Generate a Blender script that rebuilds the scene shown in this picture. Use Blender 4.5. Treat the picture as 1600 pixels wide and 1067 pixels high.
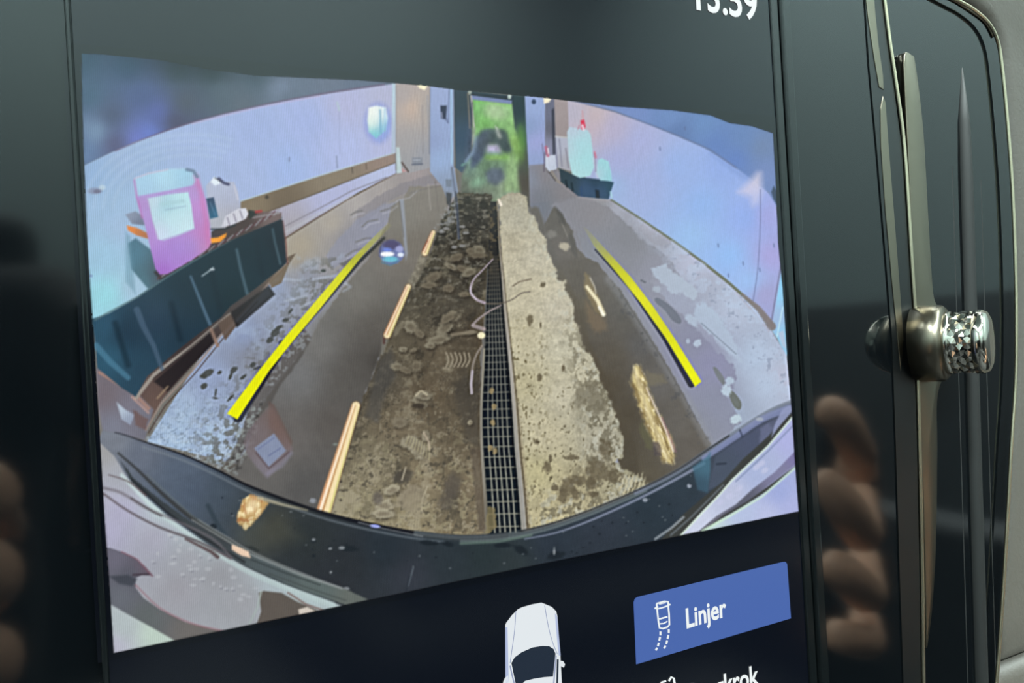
import bpy, bmesh, math, random
import numpy as np
from mathutils import Vector, Matrix

for o in list(bpy.data.objects): bpy.data.objects.remove(o)
scene = bpy.context.scene
coll = scene.collection

# ---------------------------------------------------------------- camera
# world frame: X along the screen to the right, Y away from the viewer, Z up the screen; origin of the screen 0.95 m above the ground
F_PX = 1155.0
Z0 = 0.95
_u = np.array([2421.0, -140.0, F_PX]); _u /= np.linalg.norm(_u)          # screen's right, in camera axes (x right, y down, z ahead)
_v = np.array([0.061, 1.0, 0.0]); _v -= _u * (_v @ _u); _v /= np.linalg.norm(_v)
_n = np.cross(_v, _u)                                                    # towards the viewer
DIST = 0.1392                                                            # camera to screen along the view axis (the picture is 0.137 m wide)

def cam_dir(c):                                                          # camera axes -> world axes
    c = np.asarray(c, float)
    return np.array([c @ _u, -(c @ _n), -(c @ _v)])

def _raw(x, y, d=0.0):
    r = cam_dir([(x - 800.0) / F_PX, (y - 533.5) / F_PX, 1.0])
    c0 = -cam_dir([0, 0, DIST])                                          # camera position when the axis meets the screen at the origin
    t = (-d - c0[1]) / r[1]
    return c0 + r * t
_ctr = (_raw(127, 83) + _raw(178, 1020) + _raw(1206, 187) + _raw(1248, 798)) / 4
CAM = -cam_dir([0, 0, DIST]) - _ctr + np.array([0, 0, Z0])

def pl(x, y, d=0.0):
    """photo pixel -> point on the plane that lies d in front of the screen"""
    r = cam_dir([(x - 800.0) / F_PX, (y - 533.5) / F_PX, 1.0])
    t = (-d - CAM[1]) / r[1]
    return Vector(CAM + r * t)

def to_px(p):
    q = np.asarray(p, float) - CAM
    ax = [cam_dir([1, 0, 0]), cam_dir([0, 1, 0]), cam_dir([0, 0, 1])]
    x, y, z = q @ ax[0], q @ ax[1], q @ ax[2]
    return 800 + F_PX * x / z, 533.5 + F_PX * y / z

cam_data = bpy.data.cameras.new('camera')
cam = bpy.data.objects.new('camera', cam_data); coll.objects.link(cam)
cam_data.sensor_width = 36.0; cam_data.lens = 36.0 * F_PX / 1600.0
cam_data.clip_start = 0.005; cam_data.clip_end = 100
_X, _Y, _Z = cam_dir([1, 0, 0]), -cam_dir([0, 1, 0]), -cam_dir([0, 0, 1])
cam.matrix_world = Matrix(((_X[0], _Y[0], _Z[0], CAM[0]), (_X[1], _Y[1], _Z[1], CAM[1]), (_X[2], _Y[2], _Z[2], CAM[2]), (0, 0, 0, 1)))
scene.camera = cam

# ---------------------------------------------------------------- world, exposure
world = bpy.data.worlds.new('world'); scene.world = world; world.use_nodes = True
wb = world.node_tree.nodes['Background']
wb.inputs['Color'].default_value = (0.80, 1.0, 0.95, 1); wb.inputs['Strength'].default_value = 0.04
HALL_H = 3.6
YB = -3.6                                                                # back wall of the added hall
ADDED_LAMPS = [(x, y, 0) for x in (-1.85, 1.85) for y in (-1.5, .9)] + [(x, YB + .75, 1) for x in (-.9, .9)]     # unseen strip lamps added to light the hall that the panels reflect
for _x, _y, _r in ADDED_LAMPS:
    _l = bpy.data.lights.new('added_strip_light', 'AREA'); _l.shape = 'RECTANGLE'; _l.size = .16; _l.size_y = 1.6; _l.energy = 280 if _r else 200; _l.spread = math.radians(140 if _r else 95); _l.color = (.86, 1.0, .98)
    _o = bpy.data.objects.new('added_strip_light', _l); coll.objects.link(_o); _o.location = (_x, _y, HALL_H - .11); _o.rotation_euler.z = math.pi / 2 * _r
scene.view_settings.view_transform = 'Standard'; scene.view_settings.look = 'None'
scene.view_settings.exposure = 0.0; scene.view_settings.gamma = 1.0; scene.view_settings.use_curve_mapping = False

# ---------------------------------------------------------------- helpers
def srgb(c): return tuple((v / 255 / 12.92) if v / 255 <= .04045 else ((v / 255 + .055) / 1.055) ** 2.4 for v in c)

def mat(name, col, rough=.5, metal=0.0, spec=.5, emit=None, estr=1.0, coat=0.0, bump=None, vary=0.0, vscale=40):
    m = bpy.data.materials.new(name); m.use_nodes = True; nt = m.node_tree; b = nt.nodes['Principled BSDF']
    b.inputs['Base Color'].default_value = (*srgb(col), 1); b.inputs['Roughness'].default_value = rough
    b.inputs['Metallic'].default_value = metal; b.inputs['Specular IOR Level'].default_value = spec; b.inputs['Coat Weight'].default_value = coat
    tc = nt.nodes.new('ShaderNodeTexCoord')
    if vary:
        n = nt.nodes.new('ShaderNodeTexNoise'); n.inputs['Scale'].default_value = vscale; n.inputs['Detail'].default_value = 4
        nt.links.new(tc.outputs['Object'], n.inputs['Vector'])
        r = nt.nodes.new('ShaderNodeMapRange'); r.inputs['To Min'].default_value = 1 - vary; r.inputs['To Max'].default_value = 1 + vary
        nt.links.new(n.outputs['Fac'], r.inputs['Value'])
        h = nt.nodes.new('ShaderNodeHueSaturation'); h.inputs['Color'].default_value = (*srgb(col), 1); nt.links.new(r.outputs['Result'], h.inputs['Value'])
        nt.links.new(h.outputs['Color'], b.inputs['Base Color'])
    if bump:
        n = nt.nodes.new('ShaderNodeTexNoise'); n.inputs['Scale'].default_value = bump[0]; n.inputs['Detail'].default_value = 3
        nt.links.new(tc.outputs['Object'], n.inputs['Vector'])
        bp = nt.nodes.new('ShaderNodeBump'); bp.inputs['Strength'].default_value = bump[1]; bp.inputs['Distance'].default_value = bump[2]
        nt.links.new(n.outputs['Fac'], bp.inputs['Height']); nt.links.new(bp.outputs['Normal'], b.inputs['Normal'])
    if emit:
        b.inputs['Emission Color'].default_value = (*srgb(emit), 1); b.inputs['Emission Strength'].default_value = estr
    return m

def link(name, me, material=None, parent=None, label=None, category=None, group=None, kind=None):
    o = bpy.data.objects.new(name, me); coll.objects.link(o)
    if material is not None and me is not None: me.materials.append(material)
    if parent is not None: o.parent = parent
    for k, v in (('label', label), ('category', category), ('group', group), ('kind', kind)):
        if v: o[k] = v
    return o

def root(name, loc, label, category, group=None, kind=None):
    o = link(name, None, None, None, label, category, group, kind); o.location = loc
    return o

def own(child, parent):
    """parent a child built in world coordinates without moving it"""
    child.parent = parent; child.matrix_parent_inverse = Matrix.Translation(-Vector(parent.location))
    return child

def from_bm(name, bm, material, parent=None, smooth=False, **k):
    me = bpy.data.meshes.new(name); bm.normal_update(); bm.to_mesh(me); bm.free()
    if smooth:
        me.polygons.foreach_set('use_smooth', [True] * len(me.polygons))
    o = link(name, me, material, None, **k)
    if parent is not None: own(o, parent)
    return o

def prism(name, pts, d0, d1, material, parent=None, bevel=0.0, seg=2, smooth=False, **k):
    """outline of (x, z) world points, from depth d0 (back) to d1 (front, towards the viewer)"""
    bm = bmesh.new()
    vs = [bm.verts.new((p[0], -d0, p[1])) for p in pts]
    f = bm.faces.new(vs)
    r = bmesh.ops.extrude_face_region(bm, geom=[f])
    nv = [e for e in r['geom'] if isinstance(e, bmesh.types.BMVert)]
    for v in nv: v.co.y = -d1
    bmesh.ops.recalc_face_normals(bm, faces=bm.faces)
    if bevel:
        es = [e for e in bm.edges if all(abs(v.co.y + d1) < 1e-7 for v in e.verts)]
        bmesh.ops.bevel(bm, geom=es, offset=bevel, segments=seg, profile=.5, affect='EDGES', clamp_overlap=True)
    return from_bm(name, bm, material, parent, smooth, **k)

def pxs(pts, d): return [(lambda p: (p.x, p.z))(pl(x, y, d)) for x, y in pts]

def rbox(name, c, s, material, parent=None, bevel=.02, seg=3, rot=None, **k):
    bm = bmesh.new(); bmesh.ops.create_cube(bm, size=1)
    bmesh.ops.scale(bm, vec=s, verts=bm.verts); bmesh.ops.bevel(bm, geom=bm.edges[:], offset=bevel, segments=seg, profile=.5, affect='EDGES')
    if rot: bmesh.ops.rotate(bm, verts=bm.verts, cent=(0, 0, 0), matrix=rot)
    bmesh.ops.translate(bm, verts=bm.verts, vec=c)
    return from_bm(name, bm, material, parent, True, **k)

def sweep(name, pts, r, material, parent=None, closed=False, n=8, **k):
    """round bar along world points"""
    bm = bmesh.new(); rings = []; N = len(pts); P = [Vector(p) for p in pts]
    for i, p in enumerate(P):
        a = P[i - 1] if (closed or i > 0) else p; b = P[(i + 1) % N] if (closed or i < N - 1) else p
        t = (b - a).normalized(); s = t.cross(Vector((0, 1, 0))).normalized(); w = s.cross(t)
        rr = r(i / max(1, N - 1)) if callable(r) else r
        rings.append([bm.verts.new(p + s * rr * math.cos(q) + w * rr * math.sin(q)) for q in [2 * math.pi * j / n for j in range(n)]])
    for i in range(N if closed else N - 1):
        A, B = rings[i], rings[(i + 1) % N]
        for j in range(n): bm.faces.new((A[j], A[(j + 1) % n], B[(j + 1) % n], B[j]))
    if not closed: bm.faces.new(rings[0]); bm.faces.new(rings[-1][::-1])
    bmesh.ops.recalc_face_normals(bm, faces=bm.faces)
    return from_bm(name, bm, material, parent, True, **k)

def lathe_y(name, cx, cz, prof, material, parent=None, n=32, smooth=True, **k):
    """turned about an axis that points at the viewer; prof = (distance in front of the screen, radius)"""
    bm = bmesh.new(); rings = []
    for d, r in prof: rings.append([bm.verts.new((cx + r * math.cos(2 * math.pi * j / n), -d, cz + r * math.sin(2 * math.pi * j / n))) for j in range(n)])
    for A, B in zip(rings, rings[1:]):
        for j in range(n): bm.faces.new((A[j], A[(j + 1) % n], B[(j + 1) % n], B[j]))
    bm.faces.new(rings[0]); bm.faces.new(rings[-1])
    bmesh.ops.recalc_face_normals(bm, faces=bm.faces)
    return from_bm(name, bm, material, parent, smooth, **k)

PIC_GAIN = 1.0; PIC_VEIL = .05
# ---------------------------------------------------------------- the picture shown on the screen
# A flat screen image: its colours are worked out here with shapes and noise, in the photograph's pixel frame,
# and later laid on the display surface as the light the screen gives off.
PW, PH = 1600, 1067
YY, XX = np.mgrid[0:PH, 0:PW].astype(np.float32)
CV = np.zeros((PH, PW, 3), np.float32)
LB = np.zeros((PH, PW), np.int16)
LABELS = ['none']
_rng = np.random.RandomState(7)
_TAB = _rng.rand(512, 512).astype(np.float32)

def vnoise(a, b, seed=0):
    a = a + seed * 37.7; b = b + seed * 91.3
    ia = np.floor(a).astype(np.int32); ib = np.floor(b).astype(np.int32)
    fa = a - ia; fb = b - ib
    fa = fa * fa * (3 - 2 * fa); fb = fb * fb * (3 - 2 * fb)
    t = _TAB
    i0, i1, j0, j1 = ia & 511, (ia + 1) & 511, ib & 511, (ib + 1) & 511
    return (t[i0, j0] * (1 - fa) + t[i1, j0] * fa) * (1 - fb) + (t[i0, j1] * (1 - fa) + t[i1, j1] * fa) * fb

def fbm(a, b, seed=0, octv=4):
    s = 0; w = .5; tot = 0
    for k in range(octv):
        s = s + w * vnoise(a * 2 ** k, b * 2 ** k, seed + k * 3); tot += w; w *= .55
    return s / tot * 2 - 1                                   # about -1 .. 1

def spl(pts, n=6, closed=False):
    P = np.array(pts, float); N = len(P); out = []
    rng = range(N) if closed else range(N - 1)
    for i in rng:
        p1, p2 = P[i], P[(i + 1) % N]
        p0 = P[i - 1] if (closed or i > 0) else 2 * p1 - p2
        p3 = P[(i + 2) % N] if (closed or i + 2 < N) else 2 * p2 - p1
        for k in range(n):
            t = k / n
            out.append(.5 * ((2 * p1) + (p2 - p0) * t + (2 * p0 - 5 * p1 + 4 * p2 - p3) * t * t + (3 * p1 - p0 - 3 * p2 + p3) * t ** 3))
    if not closed: out.append(P[-1])
    return [tuple(q) for q in out]

def box_of(P, pad):
    x0 = max(0, int(P[:, 0].min() - pad)); x1 = min(PW, int(P[:, 0].max() + pad) + 2)
    y0 = max(0, int(P[:, 1].min() - pad)); y1 = min(PH, int(P[:, 1].max() + pad) + 2)
    return (slice(y0, y1), slice(x0, x1)) if x1 > x0 and y1 > y0 else None

def lab(name):
    if name not in LABELS: LABELS.append(name)
    return LABELS.index(name)

def colour(col, x, y):
    if not isinstance(col, list): return np.array(col, np.float32)
    num = 0; den = 0
    for cx, cy, c in col:
        w = 1.0 / ((x - cx) ** 2 + (y - cy) ** 2 + 150.0) ** 1.25
        num = num + w[..., None] * np.array(c, np.float32); den = den + w
    return num / den[..., None]

def put(sl, m, col, label=None):
    x, y = XX[sl], YY[sl]
    c = colour(col, x, y)
    CV[sl] = CV[sl] * (1 - m[..., None]) + c * m[..., None]
    if label:
        l = LB[sl]; l[m > .5] = lab(label)

def sdist(P, x, y):
    d = np.full(x.shape, 1e9, np.float32); ins = np.zeros(x.shape, bool)
    N = len(P)
    for i in range(N):
        ax, ay = P[i]; bx, by = P[(i + 1) % N]
        ex, ey = bx - ax, by - ay; L = ex * ex + ey * ey + 1e-9
        t = np.clip(((x - ax) * ex + (y - ay) * ey) / L, 0, 1)
        d = np.minimum(d, (x - ax - t * ex) ** 2 + (y - ay - t * ey) ** 2)
        if ay != by:
            c = ((ay > y) != (by > y)) & (x < ex * (y - ay) / ey + ax)
            ins ^= c
    d = np.sqrt(d)
    return np.where(ins, -d, d)

def fill(pts, col, soft=1.2, op=1.0, label=None, jit=0, js=9, seed=0, keep=None, smooth=0):
    """polygon with soft, optionally ragged edge"""
    if smooth: pts = spl(pts, smooth, True)
    P = np.array(pts, np.float32); sl = box_of(P, soft + jit + 2)
    if sl is None: return
    x, y = XX[sl], YY[sl]
    d = sdist(P, x, y)
    if jit: d = d + jit * fbm(x / js, y / js, seed + 5)
    m = np.clip(.5 - d / soft, 0, 1) * op
    if keep is not None: m = m * keep[sl]
    put(sl, m, col, label)

def line(pts, w, col, soft=1.0, op=1.0, label=None, smooth=0, keep=None):
    if smooth: pts = spl(pts, smooth)
    P = np.array(pts, np.float32)
    w0, w1 = w if isinstance(w, tuple) else (w, w)
    sl = box_of(P, max(w0, w1) + soft + 2)
    if sl is None: return
    x, y = XX[sl], YY[sl]
    d = np.full(x.shape, 1e9, np.float32); seg = np.hypot(*np.diff(P, axis=0).T); tot = seg.sum() + 1e-6; acc = 0
    for i in range(len(P) - 1):
        ax, ay = P[i]; ex, ey = P[i + 1] - P[i]; L = ex * ex + ey * ey + 1e-9
        t = np.clip(((x - ax) * ex + (y - ay) * ey) / L, 0, 1)
        hw = (w0 + (w1 - w0) * (acc + t * seg[i]) / tot) / 2
        d = np.minimum(d, np.hypot(x - ax - t * ex, y - ay - t * ey) - hw); acc += seg[i]
    m = np.clip(.5 - d / soft, 0, 1) * op
    if keep is not None: m = m * keep[sl]
    put(sl, m, col, label)

def ell(cx, cy, rx, ry, col, soft=.3, op=1.0, ang=0, label=None, jit=0, js=6, seed=0, keep=None):
    R = max(rx, ry) * (1 + soft) + 2
    sl = box_of(np.array([(cx - R, cy - R), (cx + R, cy + R)]), 1)
    if sl is None: return
    x, y = XX[sl] - cx, YY[sl] - cy; a = math.radians(ang); ca, sa = math.cos(a), math.sin(a)
    q = np.hypot((x * ca + y * sa) / rx, (-x * sa + y * ca) / ry)
    if jit: q = q + jit * fbm(XX[sl] / js, YY[sl] / js, seed)
    m = np.clip(.5 - (q - 1) / soft, 0, 1) * op
    if keep is not None: m = m * keep[sl]
    put(sl, m, col, label)

def mask(pts, soft=1.2, jit=0, js=9, seed=0):
    P = np.array(pts, np.float32); M = np.zeros((PH, PW), np.float32); sl = box_of(P, soft + jit + 2)
    x, y = XX[sl], YY[sl]; d = sdist(P, x, y)
    if jit: d = d + jit * fbm(x / js, y / js, seed + 5)
    M[sl] = np.clip(.5 - d / soft, 0, 1)
    return M

def tint(M, field, col, op=1.0):
    """lay a colour where a mask and a field (0..1) meet"""
    ys, xs = np.where(M > .01)
    sl = (slice(ys.min(), ys.max() + 1), slice(xs.min(), xs.max() + 1))
    put(sl, np.clip(M[sl] * field[sl] * op, 0, 1), col)

def gain(M, field):
    CV[:] *= (1 + M * field)[..., None]

def blur(img, sig):
    r = int(3 * sig + 1); k = np.exp(-.5 * (np.arange(-r, r + 1) / sig) ** 2); k = (k / k.sum()).astype(np.float32)
    p = np.pad(img, ((r, r), (0, 0), (0, 0)), 'edge'); a = sum(k[i] * p[i:i + img.shape[0]] for i in range(2 * r + 1))
    p = np.pad(a, ((0, 0), (r, r), (0, 0)), 'edge'); return sum(k[i] * p[:, i:i + img.shape[1]] for i in range(2 * r + 1))

def soften(pts, sig, edge=8):
    P = np.array(pts, np.float32); sl = box_of(P, 3 * sig + edge)
    m = np.clip(.5 - sdist(P, XX[sl], YY[sl]) / edge, 0, 1)[..., None]
    CV[sl] = CV[sl] * (1 - m) + blur(CV[sl], sig) * m

def desat(M, k, rgb=(1, 1, 1)):
    g = CV.mean(-1, keepdims=True); CV[:] = CV + M[..., None] * ((g + (CV - g) * k) * np.array(rgb, np.float32) - CV)

def step(v, a, b): return np.clip((v - a) / (b - a), 0, 1)

# floor coordinates that shrink towards the far door
_dy = np.maximum(YY - 205, 12)
FA = (XX - 775) / _dy * 9.0
FB = 260.0 / _dy * 6.0
FN1 = fbm(FA * 1.4, FB * 2.2, 1, 5)
FN2 = fbm(FA * 4.5, FB * 5.0, 2, 4)
FN3 = fbm(XX / 6, YY / 5, 3, 3)
FN4 = fbm(XX / 14, YY / 10, 4, 4)
GR = fbm(XX / 2.4, YY / 2.4, 6, 2)
WL = fbm(XX / 60, YY / 60, 8, 3)

# ---- walls and ceiling -------------------------------------------------------
PIC = [(127, 83), (165, 85), (250, 93), (330, 108), (400, 118), (560, 125), (660, 133), (705, 139), (850, 152), (960, 166), (1050, 172),
       (1110, 180), (1140, 192), (1175, 197), (1208, 208), (1213, 300), (1216, 380), (1223, 450), (1229, 540), (1237, 640), (1242, 720), (1248, 799),
       (1140, 821), (1000, 850), (850, 880), (700, 911), (540, 945), (400, 974), (260, 1003), (178, 1020), (170, 900), (163, 800), (157, 700), (150, 600), (144, 490), (137, 390), (131, 250), (128, 150)]
fill(PIC, (120, 118, 112), label='floor_picture')
fill([(120, 75), (640, 115), (640, 134), (560, 139), (520, 145), (460, 155), (400, 167), (350, 178), (300, 192), (260, 205), (210, 222), (170, 240), (120, 264)],
     [(130, 90, (66, 92, 112)), (200, 100, (70, 96, 120)), (280, 110, (68, 84, 92)), (330, 112, (64, 80, 86)), (400, 122, (80, 96, 108)), (140, 150, (78, 104, 126)), (150, 205, (126, 152, 178)), (135, 235, (105, 130, 165)),
      (175, 180, (82, 92, 116)), (225, 150, (84, 100, 140)), (245, 175, (96, 108, 168)), (232, 208, (112, 132, 206)), (215, 218, (118, 128, 200)), (180, 225, (92, 92, 122)), (290, 160, (84, 92, 104)), (275, 192, (82, 82, 104)),
      (350, 150, (90, 104, 116)), (380, 165, (98, 108, 120)), (440, 140, (124, 138, 160)), (450, 150, (100, 112, 128)), (520, 130, (110, 120, 138)), (560, 134, (104, 116, 136))], soft=2.5, label='ceiling_picture')
LWALL = [(120, 264), (170, 240), (210, 222), (260, 205), (300, 192), (350, 178), (400, 167), (460, 155), (520, 145), (560, 139), (622, 130), (622, 242), (376, 318), (376, 420), (120, 520)]
fill(LWALL, [(140, 275, (150, 178, 212)), (200, 240, (160, 182, 214)), (300, 215, (166, 184, 220)), (400, 200, (164, 180, 220)), (480, 190, (166, 180, 222)), (540, 165, (180, 182, 214)), (540, 230, (178, 188, 226)), (450, 260, (164, 184, 226)),
             (600, 150, (180, 182, 208)), (606, 225, (182, 186, 218)), (170, 330, (160, 188, 216)), (160, 400, (160, 196, 220)), (165, 460, (158, 216, 226)), (210, 450, (168, 196, 216)), (380, 280, (168, 184, 220)), (190, 350, (166, 190, 218))], soft=1.6, label='wall_picture')
line([(180, 236), (230, 215), (300, 191), (400, 166), (500, 147), (600, 132)], (1.5, 2.5), (112, 92, 120), 2.2, .75, smooth=4)
line([(300, 193.5), (400, 169), (500, 150)], 1.5, (206, 170, 196), 2, .5, smooth=4)
# soft bands on the wall round the canister
for k, r in enumerate((108, 121, 134, 147)):
    pts = [(300 + r * 1.15 * math.cos(a), 330 + r * .82 * math.sin(a)) for a in np.linspace(math.pi * 1.02, math.pi * 1.62, 12)]
    line(pts, 3, (184, 204, 226), 7, .35, keep=(LB == lab('wall_picture')).astype(np.float32))
line([(530, 165), (531, 240)], 1.4, (150, 158, 190), 1.5, .5); line([(527, 160), (530, 172)], 3, (178, 196, 204), 2, .8)
line([(452, 246), (452, 252)], 1.5, (110, 116, 140), 1.2, .8)
line([(526, 244), (527, 262)], 1.6, (120, 128, 150), 1.2, .7)
# light patch reflected on the wall
ell(591, 192, 21, 30, (138, 150, 214), .5, .75); ell(592, 193, 17, 28, (150, 168, 220), .2, .9, jit=.1, label='reflected_window_picture')
fill([(576, 168), (588, 165), (603, 168), (606, 185), (603, 203), (588, 216), (576, 206), (574, 188)], [(582, 175, (252, 250, 240)), (583, 192, (250, 250, 232)), (585, 210, (104, 190, 200)), (600, 175, (226, 236, 240)), (600, 200, (120, 176, 214))], 3)
line([(594, 172), (595, 208)], 3, (110, 160, 190), 2, .6); line([(601, 170), (602, 205)], 2, (150, 190, 220), 2, .6)
# timber rail, plinth
fill([(376, 315), (500, 275), (622, 238), (622, 253), (500, 299), (412, 336), (390, 340), (376, 326)], [(400, 320, (134, 120, 98)), (520, 280, (138, 126, 108)), (615, 246, (150, 132, 122)), (440, 318, (116, 102, 84))], 1.4, label='timber_rail_picture')
line([(376, 314), (500, 274), (622, 237)], 1.8, (186, 204, 206), 1.4, .8); line([(390, 341), (500, 300), (618, 254)], 1.6, (92, 78, 66), 1.4, .7)
ell(417, 308, 3, 3, (74, 66, 56), .5, .9); line([(550, 262), (551, 270)], 1.5, (90, 80, 70), 1); line([(572, 256), (573, 264)], 1.2, (96, 84, 74), 1)
fill([(392, 342), (500, 301), (620, 254), (628, 268), (560, 300), (447, 372), (440, 356)], [(420, 340, (176, 172, 192)), (520, 310, (178, 182, 214)), (610, 264, (184, 192, 222)), (450, 362, (168, 164, 170))], 1.4, label='plinth_picture')
line([(446, 353), (500, 325), (550, 298), (604, 277)], 1.8, (128, 124, 132), 1.3, .75); line([(446, 363), (500, 333), (550, 306)], 4, (184, 186, 194), 3, .6)
line([(446, 372), (496, 340), (542, 313), (590, 286), (622, 270)], (2.6, 1.6), (104, 84, 70), 1.5, .85)
# ---- left floor and its far end ------------------------------------------------
fill([(447, 373), (542, 313), (622, 270), (660, 262), (712, 262), (712, 330), (690, 345), (560, 640), (430, 740), (230, 690), (350, 500), (440, 410)],
     [(470, 385, (172, 162, 144)), (460, 400, (166, 156, 138)), (520, 350, (176, 168, 156)), (560, 320, (176, 170, 166)), (600, 300, (170, 163, 160)), (650, 275, (164, 154, 154)), (690, 275, (150, 146, 150)),
      (540, 370, (142, 140, 146)), (580, 350, (148, 148, 164)), (480, 430, (144, 148, 162)), (430, 450, (148, 160, 186)), (380, 520, (146, 160, 190)), (330, 590, (152, 166, 196)), (300, 650, (160, 178, 204)), (270, 680, (164, 186, 212)),
      (620, 320, (140, 136, 132)), (660, 300, (146, 140, 140)), (600, 420, (116, 110, 100)), (520, 520, (124, 122, 116)), (420, 480, (152, 162, 184)), (400, 560, (132, 136, 146))], 1.5)
fill([(556, 330), (600, 300), (640, 282), (690, 270), (690, 284), (650, 294), (612, 312), (590, 330), (575, 345), (560, 352)], (134, 130, 136), 3, .55, jit=3, js=8)
fill([(555, 345), (600, 318), (622, 316), (608, 345), (585, 372), (555, 400), (520, 420), (510, 400), (530, 370)], (146, 148, 164), 4, .7, jit=3, js=10)
# puddle lane
PUD = [(640, 292), (700, 290), (700, 340), (672, 395), (640, 450), (604, 530), (560, 640), (506, 800), (460, 795), (360, 742), (385, 700), (405, 640), (440, 590), (486, 530), (500, 500), (545, 440), (575, 405), (590, 375), (605, 350), (612, 322), (630, 312)]
fill(PUD, [(660, 310, (138, 130, 118)), (640, 340, (136, 130, 118)), (650, 380, (128, 120, 106)), (600, 400, (126, 118, 108)), (560, 460, (128, 122, 112)), (500, 540, (130, 128, 122)), (470, 590, (128, 128, 126)), (590, 500, (108, 102, 92)), (560, 580, (100, 96, 88)),
           (540, 600, (104, 100, 92)), (520, 660, (104, 98, 90)), (450, 680, (118, 112, 106)), (420, 720, (116, 112, 106)), (480, 760, (98, 96, 92)), (595, 570, (84, 80, 72)), (440, 560, (132, 132, 132))], 2, label='puddle_picture', jit=2.5, js=7)
M = mask(PUD, 4)
gain(M, .035 * FN4)
line([(612, 322), (622, 313), (640, 309), (652, 298)], 2, (176, 176, 182), 2, .55); line([(640, 302), (668, 294), (690, 290)], 1.6, (120, 114, 114), 1.6, .6)
for q in ([(548, 336), (556, 331), (566, 329)], [(556, 378), (572, 372), (580, 372)], [(566, 354), (575, 346), (590, 343)], [(540, 400), (552, 392), (566, 388)], [(595, 330), (608, 326), (618, 318)]):
    line(q, 2.4, (122, 120, 120), 2, .7); line([(a + 3, b + 4) for a, b in q], 2, (176, 176, 186), 2, .5)
fill([(530, 412), (560, 398), (572, 392), (552, 412), (538, 418)], (104, 102, 98), 2, .7, jit=1.5, js=4)
# reflection of the post and the lamp in the puddle
fill([(624, 312), (631, 312), (637, 396), (634, 408), (630, 370)], (152, 158, 170), 2.2, .85); line([(624, 314), (631, 370)], 1.3, (100, 94, 86), 1.2, .7)
line([(669, 288), (673, 328)], 2, (166, 158, 148), 1.5, .7); line([(680, 284), (685, 330)], 1.6, (118, 110, 102), 1.5, .6)
ell(612, 394, 20, 19, (112, 122, 168), .12, 1, jit=.08, js=5, label='reflected_lamp_picture'); ell(611, 382, 14, 7, (84, 78, 110), .5, .9, jit=.2, js=4); ell(605, 397, 11, 4, (250, 252, 254), .4, 1); ell(626, 398, 5, 3.4, (226, 234, 246), .5, 1)
ell(610, 405, 12, 4.5, (116, 196, 214), .6, .95); ell(624, 389, 6, 5, (168, 172, 214), .6, .9); ell(605, 390, 7, 3, (120, 142, 220), .6, .9); line([(597, 410), (610, 414), (622, 408)], 3, (86, 130, 160), 2.5, .8); line([(595, 385), (593, 400)], 2, (70, 72, 110), 1.5, .8)
# the dry strip along the pallet: light pale slurry with dark flecks
KERB = [(452, 402), (540, 400), (520, 440), (470, 500), (440, 545), (410, 590), (385, 640), (372, 700), (360, 740), (226, 688), (260, 640), (345, 525)]
M = mask(KERB, 7, jit=8, js=12)
tint(M, step(fbm(XX / 22, YY / 26, 11, 4), .0, .5), (170, 186, 208), .35)
tint(M * step(YY, 600, 680), step(fbm(XX / 12, YY / 12, 111, 4), -.1, .35), (180, 204, 226), .6)
tint(M * step(YY, 610, 700), step(fbm(XX / 9, YY / 7, 12, 4), .02, .25), (196, 214, 230), .45)
tint(M * step(YY, 560, 680), step(np.abs(fbm(XX / 10, YY / 8, 13, 4)), .07, .0), (100, 112, 126), .6)
tint(M * step(XX - 330 + (YY - 600) * .7, 0, 90), step(fbm(XX / 8, YY / 7, 14, 4), .02, .22), (98, 98, 90), .75)
for x, y, rx, ry, a in ((325, 583, 10, 5, -30), (318, 588, 6, 4, 0), (343, 582, 4, 2.5, -30), (365, 578, 7, 4, -40), (360, 588, 2.5, 6, 20), (380, 589, 6, 2.6, -35), (319, 603, 5.5, 4.5, -30), (337, 613, 1.6, 6, 10), (336, 622, 5, 1.5, 10), (395, 570, 5, 4, -40), (422, 531, 7, 4, -40),
                        (435, 512, 8, 3, -30), (446, 500, 5, 3, -30), (402, 575, 7, 2, -20), (505, 423, 4, 2.4, 0), (454, 486, 5, 2, -50), (360, 622, 8, 2, -45), (430, 520, 8, 5, -40), (440, 535, 5, 4, -20)):
    ell(x, y, rx, ry, (82, 86, 84), .4, .9, a, jit=.25, js=4)
for q in ([(408, 440), (440, 436), (470, 438)], [(446, 470), (480, 462)], [(490, 436), (540, 428)], [(535, 440), (548, 448)], [(536, 455), (545, 450)], [(470, 480), (490, 470)]):
    line(q, 3, (178, 188, 204), 4, .6)
# darker band of bare wet floor under the guide line
fill([(412, 596), (430, 560), (475, 512), (487, 528), (470, 560), (440, 600), (424, 628), (405, 650), (385, 695), (365, 742), (345, 735), (372, 690), (388, 640)], (96, 92, 86), 3, .8, jit=2)
M = mask([(410, 585), (480, 508), (490, 525), (450, 575), (420, 612)], 4, jit=4, js=7); tint(M, step(FN3, .0, .3), (140, 144, 146), .8)
M = mask([(345, 735), (380, 650), (412, 625), (398, 690), (372, 742)], 5, jit=4, js=7); tint(M, step(FN3, .05, .3), (150, 158, 156), .7); tint(M, step(-FN3, .15, .4), (60, 60, 56), .6)
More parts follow.
